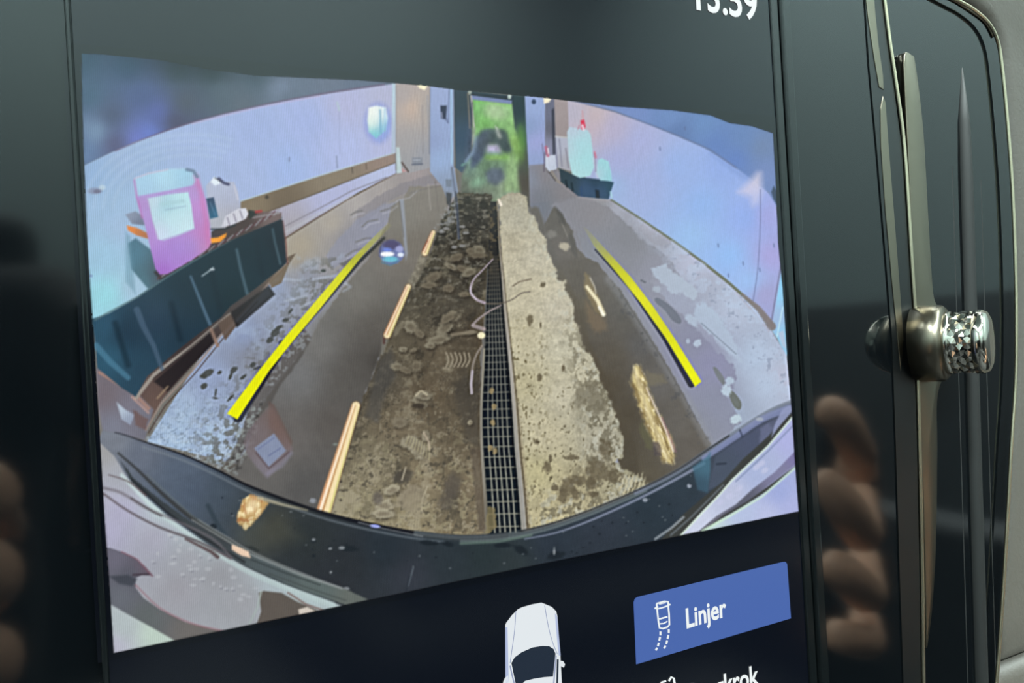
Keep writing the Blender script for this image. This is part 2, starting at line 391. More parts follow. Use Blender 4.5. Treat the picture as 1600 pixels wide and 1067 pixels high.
# reflected canister in the puddle
fill([(420, 627), (428, 632), (457, 690), (452, 704), (420, 668)], (118, 92, 82), 4, .7)
fill([(380, 692), (416, 640), (430, 640), (452, 690), (456, 706), (424, 742), (412, 742)], [(400, 680, (122, 112, 116)), (440, 660, (118, 100, 94)), (420, 735, (134, 128, 140))], 4, .75, label='reflected_canister_picture', smooth=3)
fill([(397, 700), (428, 677), (447, 704), (420, 729)], (138, 148, 172), 1.6, 1, smooth=0); line([(403, 702), (428, 684)], 2, (112, 122, 156), 1.5, .7); line([(420, 712), (438, 700)], 2, (108, 118, 150), 1.5, .8)
line([(400, 707), (420, 732), (452, 706)], 2.5, (96, 82, 86), 2, .8); line([(418, 740), (440, 728), (455, 708)], 6, (140, 136, 152), 4, .6)
# pallet edge and shadow gap between crate and floor
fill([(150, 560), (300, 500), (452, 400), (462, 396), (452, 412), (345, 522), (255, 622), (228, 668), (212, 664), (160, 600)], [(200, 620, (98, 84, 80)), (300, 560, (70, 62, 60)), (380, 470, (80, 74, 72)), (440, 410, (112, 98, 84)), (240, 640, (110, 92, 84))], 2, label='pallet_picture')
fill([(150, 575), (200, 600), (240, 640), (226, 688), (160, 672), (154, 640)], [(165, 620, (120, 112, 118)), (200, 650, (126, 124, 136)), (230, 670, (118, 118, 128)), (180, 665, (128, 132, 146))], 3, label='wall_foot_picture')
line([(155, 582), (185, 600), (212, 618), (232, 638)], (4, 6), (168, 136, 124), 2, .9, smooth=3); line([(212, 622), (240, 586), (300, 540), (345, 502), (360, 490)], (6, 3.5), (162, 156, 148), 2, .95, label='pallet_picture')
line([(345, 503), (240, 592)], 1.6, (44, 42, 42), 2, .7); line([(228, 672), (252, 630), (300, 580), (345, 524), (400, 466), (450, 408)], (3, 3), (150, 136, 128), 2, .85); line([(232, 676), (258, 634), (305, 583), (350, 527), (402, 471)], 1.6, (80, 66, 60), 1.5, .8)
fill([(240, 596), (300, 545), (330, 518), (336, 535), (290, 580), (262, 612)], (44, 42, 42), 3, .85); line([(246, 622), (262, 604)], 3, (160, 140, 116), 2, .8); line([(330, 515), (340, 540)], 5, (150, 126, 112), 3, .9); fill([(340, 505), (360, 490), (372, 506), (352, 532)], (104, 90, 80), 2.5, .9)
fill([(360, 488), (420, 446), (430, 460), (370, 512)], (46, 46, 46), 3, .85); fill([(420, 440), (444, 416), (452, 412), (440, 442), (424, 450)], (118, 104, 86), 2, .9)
fill([(182, 628), (196, 640), (210, 648), (204, 664), (190, 655)], [(188, 636, (186, 200, 214)), (204, 658, (150, 160, 180))], 2, label='rag_picture'); line([(206, 620), (232, 645)], 3, (196, 160, 148), 2, .8)
fill([(208, 640), (232, 655), (228, 672), (212, 664)], (112, 84, 76), 3, .6, jit=2)
# ---- crate -----------------------------------------------------------------------
fill([(200, 380), (212, 372), (262, 410), (290, 440), (250, 460), (230, 450), (205, 420)], [(205, 400, (76, 116, 134)), (250, 430, (64, 74, 82)), (220, 440, (74, 110, 122))], 3, .85, label='crate_picture')
fill([(196, 362), (204, 370), (210, 440), (212, 460), (196, 440)], (112, 150, 168), 5, .5)
CR = [(144, 498), (170, 490), (212, 466), (260, 432), (310, 402), (360, 374), (400, 354), (436, 338), (442, 345), (448, 410), (440, 418), (400, 450), (360, 478), (345, 496), (320, 514), (280, 545), (230, 588), (212, 620), (190, 606), (152, 575), (148, 530)]
fill(CR, [(160, 510, (58, 92, 112)), (200, 520, (46, 66, 80)), (240, 500, (52, 72, 88)), (300, 450, (38, 56, 66)), (340, 430, (36, 54, 62)), (400, 390, (36, 52, 60)), (430, 380, (34, 46, 54)), (300, 520, (44, 64, 76)), (220, 580, (52, 78, 94)), (170, 560, (58, 96, 116)), (360, 460, (34, 52, 58))], 1.6, label='crate_picture')
for q, c, w in (([(214, 484), (224, 510), (240, 540), (253, 576)], (82, 104, 124), (10, 6)), ([(298, 432), (310, 462), (322, 492), (328, 506)], (98, 126, 148), (3.5, 5)), ([(370, 390), (376, 420), (386, 458)], (88, 112, 124), (4, 5)), ([(426, 358), (430, 380), (438, 412)], (86, 108, 118), (3, 3.5)), ([(150, 540), (172, 565), (200, 590)], (84, 130, 154), (10, 8))):
    line(q, w, c, 3, .75)
for q in ([(268, 474), (282, 530)], [(332, 430), (344, 480)], [(400, 374), (410, 430)], [(180, 505), (200, 570)]): line(q, 9, (32, 46, 54), 6, .5)
line([(148, 500), (215, 464), (262, 432), (312, 402), (362, 374), (405, 352), (440, 340)], 3, (96, 122, 128), 1.8, .8); line([(442, 345), (447, 380), (449, 412)], 2, (110, 62, 58), 1.6, .7)
line([(316, 431), (326, 424), (333, 418)], 2.4, (176, 190, 196), 1.3, .8); line([(329, 421), (334, 421)], 3, (196, 206, 212), 1.2, .8)
# open lattice top
fill([(240, 425), (330, 380), (330, 362), (390, 330), (440, 332), (440, 342), (360, 376), (300, 408), (250, 438)], [(300, 395, (58, 56, 60)), (380, 350, (78, 66, 62)), (425, 338, (120, 104, 102))], 2, label='crate_picture')
for i in range(26):
    t = i / 25; x = 246 + t * 182; y = 436 - t * 100
    line([(x, y), (x + 9, y - 7 - 3 * t)], 2.2, (150, 150, 156) if i % 2 else (96, 62, 66), 1.3, .8)
line([(395, 340), (436, 333)], 2.5, (160, 156, 160), 2, .7)
# things standing on the crate
fill([(196, 335), (212, 330), (224, 338), (226, 352), (206, 350)], [(205, 338, (150, 160, 180)), (218, 348, (112, 120, 140))], 2, label='cable_picture')
fill([(198, 352), (214, 356), (234, 366), (234, 374), (214, 368), (200, 360)], [(202, 356, (226, 140, 70)), (228, 368, (176, 120, 84))], 1.6, label='orange_glove_picture')
fill([(328, 372), (340, 371), (354, 364), (353, 370), (344, 378), (330, 380)], [(335, 375, (244, 166, 60)), (350, 368, (230, 150, 50))], 1.4, label='orange_glove_picture')
fill([(322, 290), (332, 279), (350, 284), (366, 284), (372, 300), (376, 326), (366, 344), (352, 356), (330, 358), (326, 340)], [(340, 300, (182, 190, 212)), (360, 310, (176, 182, 204)), (340, 345, (178, 182, 190)), (360, 335, (174, 174, 186))], 1.6, label='white_jug_picture')
fill([(329, 284), (334, 276), (341, 279), (344, 287), (336, 290)], (226, 236, 244), 1.6, .95); line([(342, 279), (350, 286), (357, 288)], 4.5, (78, 78, 108), 1.5, .95); line([(336, 278), (346, 284)], 1.6, (60, 60, 70), 1.2, .8); line([(366, 290), (372, 312)], 2.5, (206, 206, 218), 2, .7)
fill([(322, 310), (334, 308), (341, 339), (328, 342)], [(328, 320, (66, 84, 112)), (336, 330, (52, 116, 146)), (332, 312, (60, 72, 98))], 1.3, label='white_jug_picture'); line([(328, 316), (337, 337)], 1.5, (120, 150, 176), 1.2, .6)
fill([(352, 338), (372, 326), (384, 325), (388, 334), (384, 342), (362, 352), (346, 354)], [(360, 345, (206, 208, 218)), (380, 333, (220, 222, 232)), (370, 340, (200, 198, 206))], 1.3, label='spray_bottle_picture')
for x, y in ((355, 340), (365, 334), (375, 329)): line([(x, y), (x + 4, y + 12)], 2, (128, 122, 140), 1.3, .8)
fill([(388, 328), (396, 329), (404, 332), (390, 343)], (54, 58, 54), 1.6); line([(400, 331), (408, 330)], 4, (170, 66, 66), 1.6, .95); line([(330, 358), (352, 358), (368, 351)], 3, (50, 56, 60), 2, .8)
# pink canister
CAN = [(209, 284), (211, 278), (232, 270), (262, 264), (288, 263), (304, 268), (310, 278), (316, 296), (322, 312), (328, 350), (329, 380), (326, 388), (300, 406), (262, 428), (250, 429), (243, 420), (236, 392), (226, 350), (216, 318)]
fill(CAN, [(225, 290, (180, 204, 222)), (260, 275, (188, 212, 228)), (290, 275, (176, 204, 222)), (222, 315, (190, 140, 198)), (250, 304, (184, 160, 210)), (303, 290, (200, 136, 190)), (312, 320, (204, 142, 202)), (322, 365, (204, 128, 184)), (235, 370, (190, 146, 206)),
           (260, 400, (182, 136, 208)), (300, 385, (178, 146, 208)), (290, 405, (180, 130, 202)), (255, 422, (172, 108, 192)), (320, 385, (206, 140, 182)), (300, 300, (188, 156, 210)), (280, 390, (180, 142, 210))], 1.6, label='pink_canister_picture')
fill([(210, 287), (211, 278), (232, 270), (262, 264), (288, 263), (303, 268), (306, 282), (300, 291), (262, 298), (214, 308)], [(225, 290, (176, 204, 222)), (258, 280, (186, 216, 228)), (290, 278, (172, 206, 222))], 4, .9)
line([(210, 282), (214, 308), (222, 340)], 3, (196, 110, 178), 2.5, .6); line([(214, 308), (262, 300), (302, 291)], 3, (190, 140, 204), 3, .6); line([(306, 275), (314, 300), (322, 345), (326, 382)], 7, (214, 124, 172), 7, .5); line([(210, 279), (232, 271), (262, 265)], 2, (216, 186, 204), 1.5, .6)
line([(292, 265), (302, 267), (308, 276)], 5, (116, 134, 156), 2.5, .9)
fill([(230, 310), (262, 304), (294, 300), (299, 320), (304, 358), (280, 368), (256, 376), (246, 374), (238, 345)], [(240, 315, (196, 214, 228)), (285, 310, (190, 226, 232)), (270, 340, (196, 228, 234)), (250, 365, (204, 216, 236)), (290, 355, (202, 228, 236)), (260, 322, (160, 200, 212))], 1.4, label='canister_label_picture')
line([(252, 319), (286, 314)], 6, (172, 206, 214), 3, .7); line([(258, 328), (290, 322)], 2, (150, 176, 196), 2, .6); line([(254, 375), (282, 366), (304, 357)], 2, (170, 150, 200), 1.6, .6); line([(231, 311), (238, 345), (248, 375)], 1.6, (176, 140, 190), 1.4, .6)
ell(148, 298, 11, 5, (140, 148, 172), .6, .8, -5, label='wall_mark_picture', jit=.2); ell(152, 299, 6, 3, (110, 108, 130), .6, .7); ell(160, 293, 5, 4, (196, 214, 222), .6, .7); ell(142, 431, 3, 2, (110, 120, 170), .5, .6)
# ---- far end ------------------------------------------------------------------------
fill([(618, 130), (672, 134), (672, 262), (640, 270), (618, 266)], [(630, 150, (172, 164, 164)), (646, 168, (202, 178, 160)), (640, 220, (166, 162, 162)), (664, 170, (168, 164, 162)), (630, 255, (158, 158, 160)), (664, 240, (156, 158, 166))], 1.3, label='far_door_picture')
fill([(650, 129), (669, 132), (664, 141), (655, 138)], (250, 240, 206), 2); line([(660, 165), (661, 240)], 1.5, (138, 132, 136), 1.2, .6); line([(668, 150), (671, 240)], 2, (146, 150, 162), 1.6, .6)
fill([(644, 246), (660, 246), (660, 258), (644, 258)], (138, 142, 152), 1.4); line([(644, 257), (660, 256)], 2, (92, 96, 112), 1.2, .8); line([(646, 250), (656, 250)], 1.4, (190, 196, 206), 1, .7); line([(628, 254), (638, 268)], 2.6, (84, 66, 60), 1.4, .9); fill([(628, 262), (636, 268), (628, 269)], (186, 150, 150), 1.4)
fill([(613, 130), (618, 131), (618, 235), (612, 240)], [(615, 150, (186, 206, 218)), (615, 225, (176, 190, 208))], 1.4, label='post_picture'); line([(619, 134), (619, 240)], 1.5, (140, 138, 142), 1.2, .6)
fill([(619, 230), (624, 230), (628, 270), (620, 271)], (188, 204, 206), 1.3, label='post_picture'); line([(618, 240), (619, 270)], 1.2, (96, 98, 104), 1, .7)
fill([(672, 134), (709, 139), (709, 260), (716, 300), (700, 315), (690, 290), (672, 268)], [(685, 150, (158, 172, 208)), (690, 200, (154, 170, 206)), (690, 250, (156, 178, 214)), (700, 285, (146, 162, 188)), (676, 220, (146, 160, 196)), (700, 305, (138, 146, 160))], 1.4, label='far_panel_picture')
line([(705, 139), (706, 255)], 3, (162, 196, 220), 1.5, .8); line([(702, 140), (700, 190)], 1.4, (96, 108, 140), 1.2, .7); line([(672, 136), (671, 240)], 1.4, (114, 118, 134), 1.3, .6)
fill([(688, 165), (698, 165), (697, 187), (689, 185)], (56, 62, 84), 1.5, label='wall_box_picture'); line([(690, 176), (691, 184)], 2.5, (156, 164, 190), 1.3, .8); line([(696, 184), (700, 192)], 2, (90, 98, 130), 1.4, .7)
fill([(696, 280), (706, 280), (706, 292), (697, 292)], (120, 130, 142), 2, .8); fill([(697, 300), (706, 302), (704, 324), (698, 318)], (70, 72, 74), 2, .85)
# pillars and the bright doorway
fill([(709, 139), (732, 142), (737, 160), (737, 215), (735, 250), (722, 270), (712, 262)], [(720, 160, (58, 72, 80)), (722, 220, (64, 84, 104)), (718, 255, (78, 96, 112))], 1.6, label='pillar_picture')
fill([(800, 148), (820, 150), (824, 200), (826, 255), (828, 325), (812, 300), (800, 260)], [(812, 170, (52, 68, 74)), (815, 215, (74, 108, 84)), (815, 250, (84, 92, 80)), (818, 290, (86, 80, 72)), (820, 315, (98, 96, 88))], 2.2, label='pillar_picture')
fill([(732, 142), (804, 150), (802, 160), (736, 156)], (54, 68, 76), 1.5); fill([(736, 149), (800, 157), (799, 163), (737, 156)], (126, 140, 176), 1.4, label='door_beam_picture'); ell(734, 144, 3, 4, (150, 158, 150), .6); ell(796, 151, 3, 4, (170, 184, 180), .6)
fill([(739, 156), (800, 163), (804, 200), (812, 230), (808, 275), (812, 310), (770, 315), (720, 312), (722, 275), (738, 235)],
     [(748, 170, (112, 196, 92)), (770, 170, (170, 206, 146)), (785, 175, (150, 206, 128)), (760, 190, (104, 190, 70)), (795, 195, (140, 206, 110)), (805, 225, (150, 204, 80)), (780, 205, (110, 170, 90)), (790, 247, (120, 182, 80)), (760, 262, (100, 140, 96)), (745, 285, (124, 168, 128)), (780, 262, (92, 112, 116)),
      (796, 265, (132, 176, 116)), (790, 290, (150, 168, 132)), (730, 290, (96, 94, 80)), (735, 265, (104, 140, 124)), (755, 305, (112, 116, 96))], 3, label='doorway_picture')
line([(731, 146), (734, 200)], 2.2, (134, 124, 108), 1.3, .85); line([(736, 150), (741, 200), (738, 225)], 2.4, (196, 190, 184), 1.5, .85); line([(738, 160), (737, 195)], 2, (70, 80, 80), 1.4, .6)
fill([(745, 258), (735, 262), (738, 232), (748, 210), (756, 202), (772, 201), (790, 204), (796, 222), (800, 236), (788, 238), (776, 226), (763, 226), (756, 244)], [(745, 245, (74, 92, 116)), (752, 215, (74, 92, 112)), (775, 213, (74, 100, 84)), (792, 225, (66, 86, 82)), (760, 222, (76, 84, 88))], 4, label='vehicle_picture', smooth=3)
fill([(773, 196), (778, 200), (784, 216), (779, 216)], (196, 206, 186), 1.8); fill([(762, 226), (778, 226), (784, 238), (760, 238)], (170, 168, 194), 2.5); line([(762, 238), (784, 240)], 2.5, (110, 150, 150), 2, .8); line([(760, 246), (792, 246)], 5, (128, 196, 74), 4, .8); line([(765, 249), (782, 246)], 2, (172, 210, 96), 2, .7)
line([(728, 252), (740, 236), (744, 214)], 4, (136, 170, 200), 4, .8); line([(722, 258), (735, 252)], 3, (130, 190, 160), 3, .7)
fill([(758, 270), (768, 262), (784, 264), (790, 278), (775, 290), (762, 284)], (88, 100, 122), 5, .8); ell(746, 285, 13, 7, (128, 178, 136), .8, .8, -20); fill([(796, 240), (806, 240), (812, 300), (786, 300), (790, 270)], (142, 184, 112), 6, .7)
ell(812, 228, 8, 26, (120, 176, 70), .9, .6, jit=.2)
soften([(738, 200), (800, 200), (818, 215), (822, 305), (718, 308), (724, 262), (738, 236)], 2.2, 8)
DW = mask([(736, 158), (802, 166), (814, 230), (812, 312), (718, 314), (724, 262)], 8); desat(DW, .74, (1.04, 1.02, 1.06)); gain(DW, .16 * fbm(XX / 6, YY / 9, 91, 3))
ell(774, 176, 16, 10, (186, 206, 168), .9, .55, 10)
# right far end
fill([(820, 149), (852, 153), (852, 262), (826, 262), (822, 200)], [(835, 165, (158, 176, 216)), (838, 220, (164, 170, 216)), (835, 255, (150, 166, 204)), (826, 200, (140, 160, 196))], 1.5, label='far_panel_picture'); ell(834, 159, 3.4, 4, (62, 78, 104), .4, 1)
fill([(826, 258), (866, 255), (885, 285), (905, 305), (960, 312), (960, 340), (840, 345), (828, 320)], [(835, 280, (136, 144, 160)), (850, 275, (140, 132, 136)), (845, 310, (124, 128, 138)), (880, 300, (140, 134, 138)), (860, 330, (128, 128, 138))], 3)
fill([(852, 153), (866, 154), (870, 190), (880, 262), (852, 262)], [(858, 180, (116, 120, 140)), (858, 230, (146, 148, 172)), (866, 200, (100, 100, 110))], 1.6, label='far_door_picture'); fill([(862, 172), (866, 168), (868, 240), (864, 250)], (64, 66, 78), 2.2, .9); fill([(849, 153), (862, 153), (858, 160), (850, 162)], (248, 236, 206), 2)
fill([(866, 154), (890, 158), (892, 215), (868, 215)], [(880, 170, (166, 156, 156)), (880, 205, (160, 150, 150))], 1.6, label='far_door_picture'); fill([(868, 213), (890, 216), (894, 268), (872, 262)], [(875, 230, (180, 184, 200)), (885, 255, (170, 170, 178))], 1.6, label='shelf_picture'); line([(868, 213), (888, 215)], 2.5, (196, 196, 196), 1.4, .8)
line([(874, 218), (878, 260)], 2, (120, 122, 140), 1.5, .6); line([(884, 232), (888, 262)], 2, (120, 118, 128), 1.5, .6); line([(847, 225), (851, 258)], 1.5, (110, 100, 120), 1.3, .6)
RW = [(887, 157), (905, 160), (960, 175), (1020, 197), (1060, 213), (1100, 230), (1150, 262), (1190, 288), (1212, 315), (1225, 420), (1232, 545), (1205, 515), (1175, 472), (1130, 432), (1100, 410), (1050, 374), (990, 334), (952, 311), (930, 300), (890, 240)]
fill(RW, [(900, 180, (186, 184, 200)), (930, 180, (200, 184, 186)), (920, 195, (196, 180, 190)), (960, 200, (184, 178, 204)), (1000, 220, (172, 178, 218)), (1000, 280, (164, 178, 220)), (970, 250, (170, 176, 216)), (960, 290, (160, 184, 222)), (1060, 260, (156, 180, 228)), (1100, 320, (150, 182, 232)),
          (1130, 260, (150, 174, 228)), (1080, 370, (158, 192, 234)), (1140, 400, (152, 190, 240)), (1165, 340, (150, 176, 234)), (1170, 440, (160, 194, 240)), (1200, 340, (166, 168, 222)), (1205, 400, (172, 166, 218)), (1195, 460, (166, 164, 206))], 1.4, label='wall_picture')
fill([(890, 157), (950, 162), (1050, 168), (1110, 176), (1145, 188), (1175, 193), (1215, 203), (1218, 330), (1200, 300), (1150, 262), (1100, 230), (1060, 213), (1020, 197), (960, 174), (905, 160)],
     [(930, 163, (132, 150, 190)), (990, 178, (124, 146, 196)), (1050, 185, (118, 146, 194)), (1060, 205, (100, 124, 170)), (1100, 195, (112, 144, 192)), (1120, 225, (104, 132, 188)), (1160, 215, (108, 136, 184)), (1150, 250, (104, 132, 192)), (1190, 230, (116, 136, 172)), (1200, 270, (122, 142, 190))], 3, label='ceiling_picture')
line([(905, 160), (960, 174), (1020, 196), (1060, 212), (1110, 234), (1150, 262)], (1.2, 3), (106, 116, 152), 2.2, .6); line([(1110, 240), (1150, 268), (1185, 290)], (2, 12), (128, 152, 206), 9, .5)
fill([(1153, 300), (1170, 284), (1183, 270), (1189, 270), (1191, 300), (1186, 316), (1176, 322), (1172, 308)], [(1178, 285, (220, 210, 222)), (1165, 296, (206, 202, 226)), (1180, 312, (190, 196, 230))], 13, .8, label='light_patch_picture')
line([(1188, 296), (1188, 350), (1184, 420), (1176, 474)], 1.4, (112, 118, 156), 1.1, .8, smooth=3); fill([(1205, 300), (1209, 290), (1214, 300), (1215, 322), (1209, 312)], (62, 76, 98), 2, .9)
for x, y in ((1122, 383), (1138, 430), (1161, 411), (1187, 421), (1209, 383), (1031, 232), (1070, 200)): line([(x, y - 2), (x + .5, y + 3)], 1.8, (98, 112, 150), 1.2, .75)
gain((LB == lab('wall_picture')).astype(np.float32), .012 * fbm(XX / 3, YY / 30, 21, 2))
# right corner strips
fill([(1205, 515), (1222, 418), (1232, 545), (1229, 560), (1215, 530)], [(1212, 500, (166, 188, 222)), (1222, 450, (150, 210, 244)), (1226, 520, (150, 206, 238))], 1.5, label='corner_post_picture'); line([(1204, 510), (1212, 462), (1220, 416)], 1.5, (96, 98, 120), 1.2, .8); line([(1214, 526), (1223, 480)], 1.6, (206, 240, 246), 1.2, .9); fill([(1216, 520), (1224, 516), (1229, 545), (1222, 540)], (180, 200, 224), 2)
# stuff at the right wall
fill([(852, 243), (868, 242), (870, 264), (858, 268), (852, 260)], [(858, 250, (206, 212, 226)), (866, 260, (190, 198, 214))], 1.4, label='small_jug_picture'); line([(853, 230), (856, 243)], 5, (186, 106, 130), 2.4, .8); line([(856, 232), (857, 240)], 2, (230, 226, 234), 1.2); line([(851, 238), (850, 268)], 1.5, (96, 84, 100), 1.4, .6); line([(862, 268), (872, 284), (880, 286)], 4, (150, 140, 130), 2, .8); line([(857, 268), (868, 282)], 1.6, (90, 82, 76), 1.4, .8)
fill([(874, 263), (902, 276), (945, 281), (959, 285), (954, 300), (951, 312), (904, 307), (886, 292), (876, 284)], [(885, 278, (56, 70, 76)), (895, 292, (58, 74, 82)), (915, 295, (72, 96, 132)), (940, 298, (70, 92, 126)), (930, 284, (44, 62, 76)), (952, 290, (46, 80, 92))], 1.5, label='far_crate_picture')
fill([(930, 296), (936, 297), (937, 310), (931, 309)], (32, 44, 58), 1.3); line([(908, 292), (909, 308)], 2.5, (56, 80, 118), 1.6, .8); line([(884, 282), (886, 292)], 3, (30, 40, 46), 1.4, .7); line([(893, 286), (895, 298)], 3, (34, 46, 52), 1.4, .7); line([(905, 308), (932, 311), (952, 312)], 2, (176, 190, 214), 1.5, .8); line([(954, 300), (956, 308)], 3, (170, 210, 220), 1.5, .8)
fill([(886, 206), (890, 198), (900, 200), (918, 203), (923, 210), (926, 235), (928, 262), (922, 275), (906, 278), (894, 272), (889, 250)], [(895, 205, (190, 202, 218)), (905, 225, (170, 218, 224)), (915, 250, (168, 218, 222)), (900, 265, (180, 220, 224)), (890, 230, (186, 208, 218))], 1.6, label='white_barrel_picture')
line([(928, 248), (934, 276)], 4, (196, 206, 220), 2.5, .8); line([(929, 240), (931, 268)], 1.5, (116, 100, 130), 1.3, .6); fill([(934, 250), (940, 247), (951, 252), (955, 270), (956, 283), (938, 282), (932, 270)], [(942, 258, (160, 214, 220)), (950, 275, (150, 208, 216)), (936, 270, (186, 208, 222))], 1.5, label='white_jug_picture')
line([(910, 173), (911, 188)], (1.5, 3), (206, 160, 166), 1.6, .9, label='spray_bottle_picture'); fill([(907, 188), (913, 187), (915, 198), (912, 204), (908, 202)], (214, 70, 96), 1.4, label='spray_bottle_picture'); line([(910, 196), (912, 203)], 3.5, (232, 226, 236), 1.3, .9); line([(905, 196), (903, 202)], 1.5, (190, 110, 130), 1.3, .7); line([(929, 238), (931, 246)], 3, (206, 120, 140), 1.6, .8)
# ---- right floor -----------------------------------------------------------------------
RF = [(828, 318), (905, 307), (952, 312), (990, 335), (1050, 375), (1100, 411), (1175, 474), (1205, 516), (1229, 555), (1238, 640), (1180, 660), (1120, 712), (1060, 745), (1000, 770), (940, 700), (900, 500), (850, 380)]
fill(RF, [(850, 325, (120, 126, 138)), (880, 315, (140, 136, 142)), (940, 320, (150, 148, 152)), (960, 330, (172, 174, 192)), (900, 345, (142, 138, 144)), (960, 370, (140, 140, 150)), (1000, 370, (148, 148, 160)), (1010, 355, (180, 180, 200)), (1080, 410, (184, 188, 216)), (940, 390, (142, 142, 150)), (1000, 430, (150, 150, 166)),
          (1060, 470, (160, 166, 192)), (1150, 480, (182, 194, 222)), (1050, 540, (146, 148, 172)), (1100, 560, (146, 146, 180)), (1120, 620, (142, 146, 172)), (1090, 660, (144, 148, 166)), (1180, 560, (176, 196, 226)), (1200, 600, (178, 198, 228)), (1150, 650, (160, 176, 204)), (1220, 590, (186, 188, 214)), (870, 350, (120, 120, 124)), (1110, 700, (148, 152, 168))], 1.5, label='floor_picture')
line([(955, 312), (1000, 341), (1050, 375), (1100, 411), (1140, 443), (1175, 474)], (2.6, 5), (118, 124, 104), 1.5, .95); line([(1160, 460), (1185, 482), (1206, 510)], (4, 13), (134, 126, 124), 2, .95, label='wall_foot_picture'); line([(1150, 457), (1180, 490), (1202, 518)], 2, (176, 170, 186), 2, .6)
WET = [(905, 308), (945, 320), (975, 345), (1000, 372), (1025, 388), (1050, 410), (1060, 430), (1020, 425), (1018, 440), (1040, 470), (1075, 500), (1110, 540), (1145, 570), (1150, 590), (1140, 620), (1155, 660), (1110, 712), (1000, 530), (940, 430), (915, 400), (900, 360), (860, 320)]
fill(WET, [(930, 335, (144, 140, 146)), (980, 375, (136, 136, 144)), (960, 400, (142, 142, 152)), (1030, 430, (150, 150, 168)), (1030, 490, (146, 148, 166)), (1080, 530, (142, 144, 172)), (1110, 570, (144, 144, 182)), (1120, 630, (142, 146, 172)), (1090, 660, (142, 146, 164)), (930, 390, (140, 144, 156))], 3, .9, jit=5, js=9)
M = mask(RF, 3)
DRY = step(XX - 1085 + (480 - YY) * .75, -10, 50)
tint(M * DRY, step(fbm(XX / 14, YY / 12, 31, 5), -.05, .25), (182, 200, 230), .55)
tint(M * DRY, step(-fbm(XX / 7, YY / 6, 32, 4), .34, .5), (136, 148, 178), .5)
fill([(1016, 420), (1040, 413), (1052, 425), (1075, 440), (1090, 455), (1086, 470), (1066, 458), (1050, 460), (1035, 442), (1022, 432)], (176, 190, 212), 3, .85, jit=4, js=5)
fill([(1086, 480), (1100, 470), (1130, 500), (1150, 540), (1160, 566), (1140, 556), (1110, 520), (1085, 500)], (176, 194, 220), 4, .8, jit=5, js=6)
ell(1081, 500, 12, 7, (176, 192, 216), .5, .85, 40, jit=.4, js=4); ell(1090, 536, 6, 6, (180, 196, 220), .5, .9, 0, jit=.4, js=3); ell(1075, 533, 3, 4, (174, 188, 214), .5, .8); ell(1026, 452, 7, 5, (172, 184, 202), .5, .7, 0, jit=.4, js=3)
fill([(1023, 467), (1030, 466), (1050, 480), (1064, 498), (1062, 506), (1050, 500), (1038, 484), (1026, 474)], (116, 122, 138), 2, .9, smooth=3); line([(1002, 438), (1008, 441)], 3, (110, 112, 124), 1.5, .8); line([(1096, 505), (1150, 553)], 1.6, (126, 138, 160), 1.5, .7)
fill([(1114, 575), (1120, 575), (1132, 592), (1131, 602), (1122, 592)], (126, 132, 138), 2, .95, smooth=3); fill([(1138, 612), (1146, 612), (1158, 628), (1156, 640), (1146, 634)], (116, 122, 116), 1.8, .95, smooth=3); ell(1135, 610, 8, 9, (186, 206, 226), .4, .9, 0, jit=.4, js=3); ell(1150, 655, 9, 7, (190, 212, 226), .5, .9, -30, jit=.4, js=3); ell(1140, 595, 7, 6, (182, 204, 226), .5, .8, jit=.4, js=3)
# right puddle
RP = [(866, 322), (880, 338), (895, 362), (900, 385), (915, 402), (935, 410), (945, 425), (968, 450), (1000, 500), (1030, 548), (1060, 600), (1085, 650), (1112, 695), (1090, 725), (1020, 765), (985, 755), (965, 720), (955, 640), (930, 570), (905, 510), (890, 470), (866, 400), (850, 352)]
fill(RP, [(875, 345, (108, 104, 96)), (880, 390, (118, 112, 104)), (900, 430, (110, 104, 92)), (940, 430, (116, 110, 102)), (920, 480, (112, 104, 84)), (960, 480, (112, 108, 100)), (960, 560, (106, 98, 82)), (1000, 540, (110, 108, 104)), (950, 600, (98, 88, 68)), (1030, 600, (118, 114, 108)), (980, 650, (96, 86, 66)), (1060, 660, (116, 110, 100)), (970, 700, (92, 82, 62)), (1080, 700, (114, 106, 94)), (1000, 740, (104, 94, 72))], 2, label='puddle_picture', jit=2, js=6)
line([(836, 330), (852, 375), (872, 430), (896, 480), (912, 540), (935, 590), (958, 650), (978, 700), (985, 740)], (14, 30), [(850, 370, (112, 108, 100)), (900, 480, (110, 102, 84)), (950, 620, (98, 88, 68)), (980, 720, (94, 84, 64))], 5, 1, label='puddle_picture', smooth=3)
gain(mask(RP, 3), .05 * FN4)
line([(952, 436), (980, 475), (1010, 522), (1040, 572), (1070, 620), (1095, 668), (1108, 692)], 14, (152, 154, 158), 8, .45); line([(967, 452), (1000, 505), (1035, 560), (1065, 612), (1090, 660)], 1.5, (88, 86, 84), 2.5, .5)
M = mask([(955, 434), (1115, 690), (1095, 720), (960, 470)], 6); tint(M * step(XX - 950 - (YY - 434) * .6 + 18, 0, 8) * step(-(XX - 950 - (YY - 434) * .6) + 12, 0, 10), step(FN3, .25, .45), (96, 96, 96), .7)
line([(873, 338), (885, 365), (892, 385)], 1.5, (150, 144, 132), 1.4, .8); fill([(868, 322), (880, 335), (884, 352), (874, 348)], (90, 88, 82), 3, .7); fill([(892, 362), (900, 380), (902, 404), (894, 396), (886, 372)], (98, 96, 90), 3, .6)
ell(882, 385, 8, 6, (196, 184, 156), .5, .9, 20, jit=.4, js=3); ell(862, 366, 8, 6, (150, 146, 136), .6, .6, 0, jit=.4, js=4)
